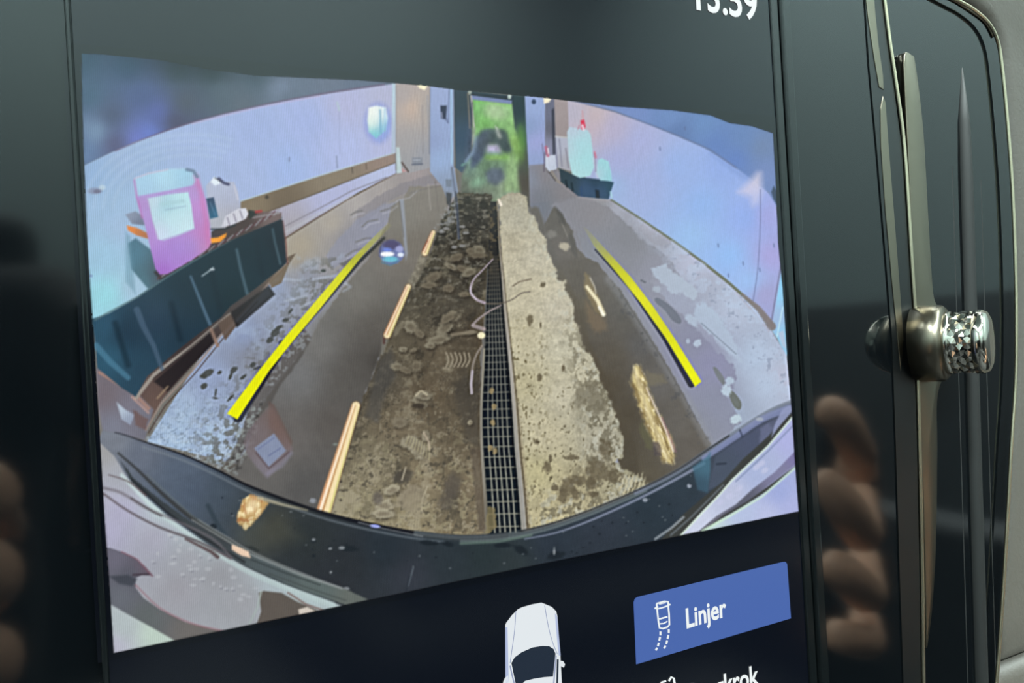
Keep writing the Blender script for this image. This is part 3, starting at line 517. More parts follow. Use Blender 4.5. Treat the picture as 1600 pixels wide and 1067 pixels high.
# glints in the right puddle
G1 = [(914, 425), (920, 430), (930, 448), (931, 458), (938, 470), (944, 488), (940, 494), (930, 486), (920, 468), (912, 448)]
fill(G1, (150, 132, 92), 4, .8, jit=3, js=4); line([(917, 448), (924, 457), (934, 470), (943, 491)], (5, 7), (246, 236, 196), 2.4, .95, label='glint_picture'); line([(922, 434), (929, 448), (931, 458)], 2, (206, 198, 176), 1.5, .9); line([(936, 480), (943, 492)], 4, (255, 252, 236), 2, .9)
fill([(915, 470), (930, 488), (946, 500), (948, 515), (930, 520), (918, 500)], (148, 124, 92), 8, .6, jit=4, js=5)
G2 = [(990, 573), (1000, 570), (1008, 585), (1012, 605), (1030, 650), (1046, 680), (1056, 712), (1050, 725), (1036, 722), (1020, 690), (1004, 650), (992, 620), (986, 595)]
fill(G2, (160, 140, 92), 7, .85, jit=5, js=6, label='glint_picture'); M = mask(G2, 7, jit=4, js=6); GX = XX - .42 * (YY - 600); tint(M, step(fbm(GX / 3.2, YY / 11, 41, 3), -.1, .35), (238, 222, 158), .8); tint(M, step(-fbm(GX / 3.2, YY / 10, 42, 3), .2, .6), (104, 84, 50), .7); tint(M, step(fbm(GX / 2.6, YY / 8, 43, 2), .3, .6), (255, 246, 214), .9)
line([(994, 580), (999, 600), (1008, 630), (1020, 660), (1032, 690), (1042, 715)], (8, 7), (248, 236, 190), 7, .6)
line([(1010, 606), (1026, 640), (1040, 672), (1052, 705)], (2, 3), (240, 224, 206), 1.4, .9); line([(1034, 652), (1050, 690), (1056, 706)], 1.6, (190, 120, 140), 1.4, .6); fill([(1002, 655), (1015, 680), (1024, 705), (1010, 700), (1000, 675)], (112, 108, 74), 4, .8, jit=4, js=4); fill([(1010, 580), (1035, 585), (1042, 598), (1014, 604)], (138, 128, 100), 5, .7, jit=3, js=4)
fill([(1020, 690), (1030, 690), (1034, 712), (1022, 712)], (92, 82, 84), 3, .7, jit=3)
# ---- dry concrete right of the drain ------------------------------------------------------
CON = [(779, 312), (800, 300), (822, 306), (828, 330), (840, 350), (852, 375), (858, 400), (870, 424), (872, 436), (884, 438), (884, 452), (894, 470), (898, 500), (905, 512), (910, 540), (928, 562), (938, 590), (950, 618), (962, 650), (974, 680), (974, 712), (960, 722), (985, 738), (1005, 745), (1010, 765), (960, 790), (900, 812), (820, 828), (812, 735), (800, 640), (794, 560), (788, 480), (784, 400)]
fill(CON, [(800, 310, (158, 152, 128)), (810, 340, (164, 160, 138)), (800, 380, (172, 164, 136)), (840, 400, (176, 170, 146)), (830, 450, (178, 170, 140)), (870, 480, (178, 172, 148)), (820, 520, (178, 170, 136)), (880, 540, (176, 172, 146)), (820, 600, (170, 162, 124)), (880, 620, (180, 174, 146)), (920, 640, (150, 146, 122)), (850, 680, (176, 168, 134)), (940, 690, (158, 154, 132)), (840, 740, (172, 164, 118)), (900, 760, (160, 150, 112)), (860, 800, (174, 164, 122)), (980, 760, (150, 144, 112))], 2.4, label='concrete_picture', jit=5, js=8)
M = mask(CON, 3, jit=4, js=8)
gain(M, .07 * FN4 + .06 * FN3 + .04 * GR)
EDGE = 1 - mask([(779, 300), (800, 300), (815, 320), (835, 380), (860, 440), (875, 500), (890, 560), (905, 620), (915, 700), (900, 735), (850, 780), (830, 815), (812, 735), (795, 560), (784, 400)], 26)
tint(M * EDGE * step(YY, 470, 560), step(-fbm(XX / 7, YY / 9, 51, 4), -.02, .16), (98, 92, 70), .6)
tint(M * step(YY, 480, 560) * step(860 - XX, -10, 40), step(fbm(XX / 4, YY / 6, 52, 3), .3, .45), (104, 94, 62), .8)
tint(M * step(YY, 480, 700), step(fbm(XX / 4, YY / 5, 53, 3), .42, .55), (96, 88, 62), .8)
tint(M * EDGE, step(fbm(XX / 9, YY / 10, 54, 4), .12, .3), (176, 176, 156), .6)
fill([(900, 606), (930, 600), (944, 615), (948, 640), (930, 650), (915, 630), (895, 640)], (112, 106, 84), 8, .7, jit=8, js=6)
for x, y, rx, ry in ((888, 760, 12, 14), (880, 775, 8, 12), (905, 750, 16, 7), (898, 772, 6, 10), (925, 755, 8, 9), (935, 735, 22, 18), (855, 730, 6, 8), (867, 762, 5, 5), (925, 772, 9, 4), (893, 715, 10, 5), (945, 700, 10, 14), (960, 745, 14, 8), (828, 500, 5, 8), (845, 508, 2, 5), (838, 690, 4, 4), (848, 445, 4, 4), (860, 716, 3, 5), (843, 590, 4, 6), (880, 575, 3, 5)):
    ell(x, y, rx, ry, (96, 86, 62), .6, .75, 0, jit=.55, js=5, seed=int(x))
M2 = mask([(965, 745), (1005, 738), (1015, 760), (970, 782)], 4); tint(M2, step(np.sin(XX * .9 + YY * .3 + 3 * FN3), .1, .6), (182, 174, 138), .75)
line([(801, 447), (812, 440), (830, 436)], 1.8, (112, 100, 80), 1.3, .8); line([(787, 488), (792, 540), (800, 600), (806, 640)], 10, (140, 128, 98), 8, .5); line([(806, 640), (815, 720), (824, 825)], 9, (134, 120, 92), 6, .6)
line([(779, 312), (783, 320)], 4, (216, 206, 186), 1.8, .9)
# ---- muddy channel left of the drain -----------------------------------------------------------
CH = [(716, 300), (768, 305), (763, 400), (758, 480), (750, 560), (750, 640), (756, 720), (762, 838), (640, 832), (560, 818), (500, 802), (560, 640), (604, 530), (640, 450), (672, 395), (690, 345)]
fill(CH, [(735, 310, (98, 94, 76)), (740, 340, (74, 70, 60)), (700, 350, (92, 90, 78)), (720, 390, (86, 80, 64)), (680, 410, (96, 90, 72)), (740, 440, (84, 78, 62)), (660, 470, (98, 90, 70)), (700, 490, (98, 90, 72)), (740, 520, (96, 84, 64)), (630, 540, (108, 98, 76)), (690, 560, (116, 102, 78)), (590, 590, (98, 92, 78)), (735, 600, (92, 84, 68)), (670, 620, (116, 100, 74)), (620, 660, (120, 106, 80)), (735, 680, (98, 86, 64)), (590, 720, (122, 112, 86)), (660, 740, (122, 108, 80)), (720, 760, (114, 100, 74)), (570, 790, (126, 116, 86)), (640, 800, (130, 118, 86)), (720, 820, (118, 104, 76))], 2, label='mud_picture', jit=3, js=6)
M = mask(CH, 4, jit=3, js=6)
gain(M, .14 * FN1 + .1 * FN4 + .07 * FN3)
tint(M, step(FN1 + .5 * FN4, .26, .46), (150, 140, 112), .5)
tint(M, step(-(FN1 + .5 * FN2), .3, .55), (66, 62, 50), .55)
tint(M * step(YY, 640, 720), step(fbm(XX / 12, YY / 9, 61, 4), .18, .4), (150, 140, 104), .5)
tint(M * step(520 - YY, 0, 60), step(FN2, .3, .5), (150, 144, 124), .55)
W1 = fbm(XX / 13 + 1.2 * FN4, YY / 10 + 1.2 * FN3, 63, 4)
tint(M, step(np.abs(W1), .05, .0) * step(FN4, -.25, .2), (150, 140, 114), .6)
tint(M, step(np.abs(W1 + .12), .05, .0) * step(FN4, -.25, .2), (58, 54, 44), .55)
tint(M * step(YY, 500, 640), step(fbm(XX / 9, YY / 8, 64, 4), .25, .42), (146, 134, 106), .6)
tint(M * step(YY, 560, 700), step(-fbm(XX / 8, YY / 7, 65, 4), .28, .45), (74, 68, 54), .6)
TOPM = step(500 - YY, 0, 90)
tint(M * TOPM, step(-fbm(XX / 12, YY / 7, 66, 4), .05, .3), (62, 60, 50), .6)
tint(M * TOPM, step(fbm(XX / 9, YY / 5, 67, 4), .2, .38), (146, 140, 122), .65)
fill([(592, 560), (612, 545), (618, 585), (600, 620), (590, 660), (570, 650)], (86, 84, 78), 8, .6, jit=4); fill([(710, 600), (750, 575), (750, 700), (730, 690), (715, 640)], (82, 76, 64), 9, .6, jit=4); fill([(735, 700), (755, 700), (760, 830), (748, 830)], (92, 80, 64), 5, .7)
ell(706, 760, 12, 22, (86, 78, 66), .7, .75, 20, jit=.3); ell(698, 785, 14, 12, (84, 76, 64), .7, .6, 0, jit=.3)
# rubble, fist-sized and larger, in the mud
for k, (x, y, rx, ry, a, c) in enumerate(((676, 433, 14, 7, -20, 0), (722, 420, 10, 5, 20, 0), (733, 425, 12, 6, -20, 1), (735, 392, 8, 5, 0, 0), (748, 390, 10, 6, 10, 1), (712, 402, 13, 6, -20, 0), (704, 416, 10, 4, 30, 1), (745, 398, 14, 5, 0, 0), (642, 510, 13, 9, 20, 1), (656, 521, 9, 6, 40, 0), (695, 512, 16, 9, -30, 1), (708, 494, 11, 8, -10, 1), (700, 496, 14, 6, -30, 0), (686, 530, 18, 7, -10, 1), (672, 540, 8, 5, 0, 1),
                                          (630, 546, 7, 4, 10, 1), (646, 547, 6, 3, -20, 0), (620, 572, 9, 6, 0, 1), (634, 578, 9, 5, 20, 0), (650, 572, 10, 8, 0, 0), (658, 625, 14, 12, 0, 1), (662, 618, 12, 6, 0, 1), (640, 690, 14, 10, -20, 1), (652, 700, 16, 12, 60, 1), (665, 680, 6, 9, 10, 1), (600, 790, 14, 10, 0, 1), (598, 802, 18, 7, 0, 1), (640, 775, 20, 14, -40, 0), (612, 765, 14, 7, -20, 1), (735, 660, 4, 4, 0, 1), (733, 520, 12, 3, -5, 0), (624, 660, 12, 8, 0, 0), (700, 450, 10, 6, 0, 0), (725, 460, 8, 4, 0, 0), (670, 445, 12, 5, 0, 0))):
    ell(x + 2, y + 3, rx * 1.05, ry * 1.1, (70, 62, 48), .7, .55, a, jit=.35, js=5, seed=k)
    ell(x, y, rx, ry, (156, 146, 118) if c else (138, 126, 100), .5, .85, a, jit=.45, js=5, seed=k + 40)
    ell(x + 1, y + 1, rx * .55, ry * .5, (112, 100, 78), .8, .6, a, jit=.5, js=4, seed=k + 80)
for k in range(6): line([(697 + k * 7, 551 + (k % 2)), (701 + k * 6.6, 562), (697 + k * 6.2, 573)], 2.6, (166, 152, 124), 1.6, .85, smooth=3)
line([(693, 575), (702, 577)], 3, (160, 146, 118), 1.8, .8)
line([(650, 618), (658, 611), (667, 617)], 3, (196, 182, 146), 2, .8, smooth=3); ell(654, 634, 10, 4, (64, 56, 44), .6, .8); ell(630, 745, 16, 10, (76, 70, 58), .6, .8, -20, jit=.3); line([(668, 760), (660, 780), (659, 800)], 2, (164, 152, 122), 1.6, .7, smooth=3); ell(646, 785, 14, 18, (142, 130, 102), .5, .7, 20, jit=.2); ell(590, 778, 8, 10, (88, 80, 72), .7, .7); line([(662, 676), (670, 690), (671, 702)], 3, (176, 158, 130), 2, .8); line([(572, 718), (584, 740)], 2, (150, 140, 112), 1.5, .6); line([(634, 730), (628, 750)], 2.5, (168, 156, 128), 1.5, .7)
for i in range(9): line([(640 + i * 4, 680 + i * 2), (634 + i * 4.5, 694 + i * 3)], 1.6, (176, 166, 120), 1.3, .55)
# ridge between the lamp tubes
line([(664, 398), (650, 430), (640, 447)], 12, (128, 120, 100), 4, .85); M = mask([(658, 395), (672, 398), (648, 452), (634, 448)], 4); tint(M, step(FN3, .0, .3), (160, 152, 128), .7); line([(602, 528), (597, 552)], (10, 5), (134, 130, 116), 3, .8); line([(600, 526), (600, 536)], 4, (96, 60, 52), 2, .7)
line([(706, 262), (714, 320), (717, 372)], (3.5, 4), (112, 120, 136), 1.8, .85); line([(712, 300), (718, 372)], 1.6, (56, 60, 68), 1.4, .7); line([(708, 300), (712, 340)], 1.6, (170, 176, 190), 1.3, .6)
for x, y in ((722, 354), (697, 357), (722, 384), (710, 386), (706, 346), (690, 362), (728, 364)): ell(x, y, 5, 2.4, (160, 158, 152), .5, .8, 0, jit=.3, js=3)
M = mask([(690, 330), (712, 312), (712, 340), (684, 366), (672, 372)], 5, jit=4, js=5); tint(M, step(FN3, -.1, .25), (158, 160, 158), .75)
# ---- drain grate ------------------------------------------------------------------------------------
GL = spl([(766, 315), (764, 380), (761, 430), (758.5, 480), (757, 520), (756, 560), (752, 640), (753, 700), (757, 760), (762, 836)], 5)
GRR = spl([(777, 315), (780, 380), (785, 430), (789, 480), (793, 520), (797, 560), (804, 640), (808, 700), (814, 760), (820, 836)], 5)
fill(GL + GRR[::-1], [(772, 330, (62, 62, 58)), (775, 400, (52, 52, 48)), (775, 480, (38, 44, 46)), (780, 600, (30, 38, 42)), (790, 760, (24, 34, 38))], 1.4, label='grate_picture')
def glerp(t, y):
    gl = np.array(GL); gr = np.array(GRR)
    return np.interp(y, gl[:, 1], gl[:, 0]) * (1 - t) + np.interp(y, gr[:, 1], gr[:, 0]) * t
for t in (.2, .34, .48, .62, .76):
    line([(glerp(t, y), y) for y in range(400, 836, 16)], (1.0, 2.4), [(775, 400, (92, 88, 78)), (778, 560, (124, 124, 116)), (785, 760, (150, 150, 138))], 1.2, .9)
y = 405.0
while y < 832:
    line([(glerp(.06, y + 1), y + 1), (glerp(.9, y), y)], 1.1 + (y - 400) / 280, [(775, 400, (86, 84, 74)), (778, 560, (118, 118, 110)), (785, 760, (132, 132, 120))], 1.2, .8); y += 5 + (y - 400) * .037
line([(glerp(.0, y), y) for y in range(545, 836, 15)], (3, 6), [(754, 560, (150, 146, 132)), (755, 700, (138, 134, 122)), (762, 830, (112, 106, 92))], 1.6, .9)
line([(glerp(.02, y), y) for y in range(420, 545, 15)], (1.5, 3), (104, 104, 98), 1.4, .8)
line([(glerp(.99, y), y) for y in range(316, 836, 15)], (2.2, 8.5), [(778, 330, (150, 142, 124)), (786, 450, (152, 146, 132)), (797, 560, (158, 154, 144)), (812, 760, (150, 148, 140))], 1.4, .95); line([(glerp(1.09, y), y) for y in range(330, 836, 15)], (1, 2.5), (74, 66, 52), 1.6, .7); line([(glerp(.88, y), y) for y in range(330, 836, 15)], (1.5, 2.5), (26, 28, 28), 1.2, .7)
for x, y in ((768, 610), (772, 635), (770, 660), (766, 700), (774, 705)): ell(x, y, 4, 5, (156, 140, 104), .6, .8, 0, jit=.4, js=3)
fill([(762, 790), (774, 795), (776, 822), (764, 834), (758, 832)], (126, 116, 84), 3, .85, jit=3, js=4); M = mask(GL + GRR[::-1], 1); tint(M * step(440 - YY, 0, 60), step(FN3, .0, .3), (110, 100, 78), .7)
# wire, hose scraps
line([(770, 405), (752, 424), (742, 434), (736, 446), (736, 458), (745, 468), (757, 473)], (1.6, 4.4), (176, 162, 172), 1.4, .95, smooth=5, label='hose_picture'); line([(735, 448), (736, 458), (745, 468)], 1.4, (236, 226, 240), 1.2, .7, smooth=3); line([(760, 474), (782, 474), (800, 468), (815, 458), (828, 456)], 1.8, (112, 104, 92), 1.4, .85, smooth=4, label='wire_picture'); line([(783, 477), (765, 486), (748, 498), (738, 508)], (2, 4), (160, 148, 146), 1.5, .9, smooth=3, label='wire_picture')
ell(752, 524, 6, 5, (246, 236, 196), .4, 1, label='hose_picture'); line([(740, 509), (756, 514)], 6, (178, 162, 160), 2.5, .8); line([(706, 523), (740, 518)], 5, (146, 132, 106), 3, .8); line([(753, 540), (744, 555), (738, 575), (736, 600), (737, 614)], (3, 4), (150, 140, 128), 1.6, .9, smooth=4, label='hose_picture'); line([(738, 580), (736, 600), (737, 614)], 4, (186, 176, 186), 1.6, .9)
# ---- lamp tubes mirrored in the puddle edge ----------------------------------------------------------
def tube(p, q, w0, w1):
    (ax, ay), (bx, by) = p, q; nx, ny = -(by - ay), bx - ax; L = math.hypot(nx, ny); nx, ny = nx / L, ny / L
    line([p, q], (w0 + 2, w1 + 2), (120, 84, 52), 2, .8); line([p, q], (w0, w1), (246, 226, 180), 1.6, 1, label='lamp_tube_picture')
    for s, c in ((.42, (202, 126, 84)), (.05, (176, 120, 72)), (-.42, (200, 196, 110))):
        line([(ax + nx * s * w0, ay + ny * s * w0), (bx + nx * s * w1, by + ny * s * w1)], (1.0, w1 * .11 + .6), c, 1.4, .75)
    line([(ax + nx * .24 * w0, ay + ny * .24 * w0), (bx + nx * .24 * w1, by + ny * .24 * w1)], (1.2, w1 * .16), (255, 236, 222), 1.5, .8)
tube((677, 363), (664, 395), 6, 9); tube((638, 448), (605, 523), 8, 11); tube((556, 634), (505, 800), 13, 22)
line([(668, 376), (661, 390)], 2, (150, 84, 60), 1.5, .8)
ell(489, 782, 5, 4, (168, 174, 184), .6, .8, 0, jit=.4, js=3); ell(484, 795, 5, 3, (160, 160, 168), .6, .7); ell(524, 694, 4, 2, (140, 150, 140), .5, .8)
# ---- the car's own bumper and tail ---------------------------------------------------------------------
BT = spl([(160, 672), (190, 678), (225, 690), (262, 702), (300, 716), (345, 737), (384, 757), (430, 775), (480, 793), (530, 808), (590, 822), (650, 833), (720, 840), (790, 836), (850, 824), (905, 806), (960, 784), (1010, 762), (1060, 736), (1110, 702), (1150, 676), (1180, 657), (1210, 640), (1240, 628)], 3)
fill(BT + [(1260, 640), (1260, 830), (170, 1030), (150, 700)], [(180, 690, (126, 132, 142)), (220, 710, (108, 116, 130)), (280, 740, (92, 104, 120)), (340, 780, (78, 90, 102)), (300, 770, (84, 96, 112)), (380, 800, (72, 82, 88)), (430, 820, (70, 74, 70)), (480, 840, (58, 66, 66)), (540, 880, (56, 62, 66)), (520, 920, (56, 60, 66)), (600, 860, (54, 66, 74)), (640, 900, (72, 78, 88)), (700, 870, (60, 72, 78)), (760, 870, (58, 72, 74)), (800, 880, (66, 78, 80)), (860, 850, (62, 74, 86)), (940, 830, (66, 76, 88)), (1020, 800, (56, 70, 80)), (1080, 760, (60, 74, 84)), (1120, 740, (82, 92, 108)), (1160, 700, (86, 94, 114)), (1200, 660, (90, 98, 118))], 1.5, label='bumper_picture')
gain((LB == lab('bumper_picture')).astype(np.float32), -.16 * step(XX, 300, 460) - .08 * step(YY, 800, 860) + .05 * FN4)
line(BT[2:40], (1, 9), (22, 24, 28), 2.4, .95); line([(a - 2, b + 8) for a, b in BT[6:36]], 3, (128, 138, 146), 3, .6)
line(BT[33:58], 8, (96, 104, 106), 4, .75); line([(a, b + 5) for a, b in BT[36:52]], 3, (128, 140, 140), 2.5, .6); line(BT[50:70], (7, 9), (118, 128, 146), 3, .8); line([(a + 1, b - 3) for a, b in BT[40:60]], 2.4, (44, 44, 44), 2, .7)
line([(820, 842), (870, 832), (930, 810), (1000, 778), (1050, 752), (1100, 724)], (2, 5), (148, 156, 178), 2, .8, smooth=3); line([(1100, 716), (1150, 682), (1190, 655), (1232, 638)], (8, 11), (136, 146, 184), 3, .85, smooth=3); line([(720, 849), (780, 846), (830, 836)], 4, (112, 132, 122), 2.5, .7); ell(586, 822, 8, 2.6, (140, 150, 230), .5, 1, 8); line([(560, 816), (600, 826), (660, 838)], 2, (170, 176, 180), 1.6, .5)
fill([(1118, 712), (1150, 690), (1185, 668), (1212, 654), (1228, 652), (1218, 672), (1180, 712), (1140, 752), (1106, 766), (1112, 740)], [(1130, 730, (78, 88, 104)), (1180, 690, (82, 90, 112)), (1215, 660, (96, 102, 124))], 4, .9); fill([(1082, 730), (1104, 714), (1110, 706), (1110, 735), (1106, 770), (1090, 765)], [(1100, 730, (78, 122, 142)), (1092, 755, (64, 92, 110))], 4, .8)
for x, y, rx, ry in ((1008, 781, 4, 3), (1077, 759, 3.5, 3.5), (1187, 655, 6, 3)): ell(x, y, rx, ry, (168, 176, 190), .5, .9)
line([(1120, 725), (1134, 724)], 3, (46, 54, 66), 1.6, .8); line([(1156, 672), (1160, 682)], 3, (52, 60, 78), 1.6, .6); fill([(1188, 670), (1200, 662), (1208, 668), (1195, 690), (1186, 698)], (112, 118, 146), 4, .7, jit=3, js=4)
for x, y, rx, ry, a in ((545, 857, 14, 5, 5), (490, 845, 4, 3, 0), (490, 868, 3, 2.5, 0), (515, 856, 3, 3, 0), (670, 848, 14, 4, 5), (868, 868, 14, 6, -10), (815, 860, 12, 6, 30), (785, 852, 14, 4, 0), (334, 822, 6, 4, 0), (395, 858, 10, 4, 20), (700, 850, 10, 4, 10)): ell(x, y, rx, ry, (28, 36, 40), .5, .8, a, jit=.3, js=4)
for x, y, rx, ry in ((534, 856, 5, 2.6), (516, 857, 3, 2), (490, 843, 3, 2), (541, 920, 5, 3), (517, 894, 2, 2), (866, 862, 2, 5)): ell(x, y, rx, ry, (150, 156, 160), .6, .85)
line([(646, 886), (638, 915)], 2, (120, 132, 140), 1.6, .6); line([(640, 900), (634, 925)], 3, (40, 46, 54), 2, .6); line([(325, 790), (336, 812), (352, 838)], 7, (56, 68, 76), 4, .8)
for k in range(70):
    t = _rng.rand(); x = 330 + t * 760; yb = np.interp(x, [p[0] for p in BT], [p[1] for p in BT]); y = yb + 14 + _rng.rand() * 60
    if y < 1020 - (x - 178) * .2065 - 6 and x > 330 + (y - 800) * 1.2: ell(x, y, .8 + 1.6 * _rng.rand(), .8 + _rng.rand(), (116, 124, 128) if k % 2 else (30, 36, 42), .8, .7)
# warm lamp reflected on the bumper edge
fill([(372, 800), (380, 780), (392, 772), (408, 778), (420, 786), (405, 806), (392, 822), (384, 828), (370, 815)], (196, 160, 104), 3, 1, label='glint_picture', jit=2, js=4)
M = mask([(372, 800), (380, 780), (392, 772), (412, 780), (405, 806), (384, 828), (370, 815)], 3, jit=2, js=4); tint(M, step(fbm(XX / 6, YY / 7, 71, 3), -.1, .3), (250, 234, 186), .9); tint(M, step(-fbm(XX / 5, YY / 6, 72, 3), .15, .5), (168, 100, 58), .6); ell(394, 790, 9, 13, (252, 238, 200), 1.0, .6, 25)
line([(405, 778), (440, 788), (480, 797)], (6, 2), (186, 178, 150), 3, .75); fill([(372, 820), (440, 800), (470, 840), (400, 870), (370, 850)], (104, 102, 80), 30, .3)
# rubber lip under the bumper, white tail panels at the left
line([(185, 708), (215, 734), (250, 768), (290, 802), (330, 830), (390, 862), (450, 893), (510, 917), (545, 930)], (3, 15), (62, 64, 64), 3, .95, smooth=3, label='bumper_seal_picture'); line([(310, 812), (360, 842), (400, 866), (470, 895), (540, 922)], (2, 3.5), (140, 144, 146), 2, .75, smooth=3); line([(230, 742), (300, 806), (360, 846), (440, 884), (540, 935)], (2, 5), (112, 120, 116), 3, .5)
fill([(362, 850), (388, 862), (392, 872), (376, 868), (362, 858)], (236, 206, 178), 2.6, .95, jit=1.5)
TAIL = [(152, 688), (178, 712), (200, 748), (232, 780), (261, 806), (322, 849), (382, 885), (443, 913), (490, 930), (536, 947), (300, 998), (170, 1030)]
fill(TAIL, [(165, 700, (172, 172, 172)), (200, 740, (176, 180, 188)), (190, 800, (190, 188, 212)), (170, 830, (196, 194, 220)), (240, 840, (190, 190, 206)), (300, 870, (186, 188, 196)), (340, 900, (178, 180, 186)), (380, 940, (184, 186, 192)), (280, 920, (184, 184, 192)), (430, 912, (200, 214, 220)), (480, 930, (206, 224, 226)), (320, 840, (200, 222, 224)), (260, 790, (204, 228, 226)), (180, 1000, (210, 216, 220))], 2.4, label='tailgate_picture')
line([(190, 742), (230, 784), (258, 808), (318, 851), (378, 888), (440, 916), (520, 945)], (5, 9), (212, 232, 232), 4, .85, smooth=3)
SEAL = [(186, 716), (210, 748), (252, 782), (291, 810), (358, 852), (413, 873), (473, 897), (543, 922), (576, 937), (540, 945), (490, 928), (443, 911), (382, 883), (322, 846), (261, 803), (205, 752)]
fill(SEAL, [(230, 770, (60, 66, 68)), (330, 840, (66, 72, 74)), (420, 885, (84, 94, 96)), (500, 920, (96, 108, 106)), (550, 935, (104, 110, 104))], 2.2, .97, label='bumper_seal_picture', jit=1, js=6)
line([(205, 748), (261, 800), (322, 842), (382, 878)], (2, 3), (36, 38, 40), 2.4, .8, smooth=3); line([(300, 812), (360, 848), (392, 866), (428, 881), (473, 899), (534, 919)], (2, 3.5), (146, 152, 152), 2, .8, smooth=3); line([(392, 874), (440, 893), (500, 914)], 2, (50, 56, 56), 2, .7); line([(420, 896), (480, 918), (540, 938)], 2, (66, 72, 70), 2, .6)
fill([(362, 850), (388, 862), (392, 872), (376, 868), (362, 858)], (240, 210, 184), 2.6, .95, jit=1.5)
line([(170, 742), (200, 752), (228, 774)], (1.5, 3), (92, 76, 76), 2, .8, smooth=3); line([(160, 762), (190, 770), (225, 792), (262, 808), (330, 840), (362, 872)], (4, 3), (120, 114, 120), 4, .75, smooth=3); line([(160, 770), (200, 798), (250, 824), (310, 846), (360, 872)], (3, 4), (98, 88, 92), 2.6, .85, smooth=3); line([(205, 778), (240, 800), (252, 806)], 3, (84, 76, 78), 2, .7); line([(290, 842), (330, 862), (340, 870)], (3, 6), (86, 62, 62), 2.5, .8)
ND = 0
for k in range(46):
    a, b = _rng.rand(), _rng.rand(); x = 235 + a * 165; y = 850 + a * 45 + (b - .35) * 75
    if y < np.interp(x, [200, 261, 322, 382, 443], [748, 806, 849, 885, 913]) + 14: continue
    ell(x, y, 2 + 3.5 * _rng.rand(), 1.6 + 2 * _rng.rand(), (214, 218, 224), .6, .55); 
    if k % 3 == 0: ell(x + 2, y + 3, 3, 1.5, (150, 152, 164), .7, .5)
fill([(160, 856), (172, 856), (196, 864), (212, 872), (228, 886), (240, 900), (222, 898), (212, 903), (212, 918), (224, 934), (250, 952), (290, 972), (330, 982), (352, 986), (290, 1000), (262, 1006), (230, 978), (172, 948)], [(180, 875, (112, 110, 124)), (200, 900, (92, 94, 104)), (190, 930, (108, 112, 120)), (230, 960, (100, 106, 106)), (300, 985, (112, 108, 104)), (230, 885, (104, 92, 104))], 2, label='shadow_panel_picture')
fill([(170, 900), (200, 898), (214, 905), (206, 916), (186, 912)], (66, 70, 78), 4, .85); line([(208, 898), (232, 897)], 3, (58, 46, 54), 2, .7); line([(190, 862), (215, 874), (238, 900)], 2, (150, 92, 104), 2, .6); line([(212, 914), (250, 950), (300, 974), (350, 986)], 2.4, (170, 112, 122), 2.4, .6, smooth=3)
fill([(172, 944), (200, 960), (240, 982), (275, 1002), (178, 1022)], [(190, 980, (206, 218, 220)), (240, 992, (220, 240, 226)), (180, 1010, (214, 214, 232))], 3, label='tailgate_picture')
fill([(404, 926), (412, 923), (440, 926), (465, 940), (500, 955), (470, 962), (400, 978), (408, 955)], (92, 84, 76), 2.4, .95, label='shadow_panel_picture'); line([(408, 924), (402, 950), (390, 974)], 3, (190, 206, 200), 2.5, .7); fill([(466, 952), (480, 948), (495, 956), (468, 962)], (224, 214, 202), 2, .9); line([(450, 926), (478, 944), (510, 955)], 2.5, (126, 90, 80), 2, .8)
# white tail panels at the right
fill([(1030, 846), (1066, 805), (1100, 776), (1130, 752), (1160, 718), (1200, 682), (1236, 645), (1250, 660), (1250, 830)], (64, 66, 62), 2.4, label='bumper_seal_picture')
line([(1024, 842), (1050, 824), (1068, 808)], 4, (150, 158, 164), 2, .85); line([(1048, 836), (1080, 808), (1130, 758)], 3, (112, 120, 126), 2, .75)
fill([(1222, 640), (1236, 632), (1240, 640), (1216, 668), (1205, 684), (1210, 664)], (150, 158, 192), 2.2, .9)
fill([(1064, 836), (1096, 800), (1124, 772), (1142, 750), (1172, 722), (1200, 696), (1240, 648), (1250, 700), (1250, 722), (1200, 760), (1150, 792), (1110, 815), (1092, 830)], [(1090, 815, (206, 212, 232)), (1140, 770, (190, 196, 220)), (1200, 720, (174, 184, 216)), (1230, 690, (178, 182, 226)), (1180, 740, (172, 184, 218))], 1.8, label='tailgate_picture')
line([(1064, 836), (1124, 773), (1144, 750), (1200, 697), (1238, 652)], 3, (214, 232, 216), 1.8, .85); line([(1240, 664), (1200, 705), (1150, 752)], 2, (118, 132, 164), 2, .7)
for x, y in ((1182, 730), (1190, 724), (1155, 763), (1140, 775), (1125, 785), (1195, 735)): ell(x, y, 6, 4, (198, 202, 228), .6, .7, -35)
fill([(1090, 832), (1120, 806), (1150, 788), (1176, 764), (1210, 738), (1245, 702), (1250, 720), (1210, 752), (1170, 782), (1130, 805), (1105, 824)], [(1110, 820, (112, 112, 124)), (1160, 782, (96, 98, 112)), (1220, 735, (132, 132, 162)), (1244, 712, (130, 124, 170))], 2.4, label='bumper_seal_picture')
fill([(1094, 832), (1120, 815), (1160, 792), (1200, 766), (1250, 722), (1255, 800), (1140, 824)], [(1110, 826, (200, 220, 220)), (1160, 800, (184, 196, 226)), (1220, 770, (160, 172, 218)), (1240, 790, (176, 182, 224)), (1200, 808, (190, 196, 228))], 2, label='tailgate_picture'); line([(1098, 829), (1140, 806), (1190, 776), (1246, 728)], (4, 3), (204, 232, 206), 2.6, .8)
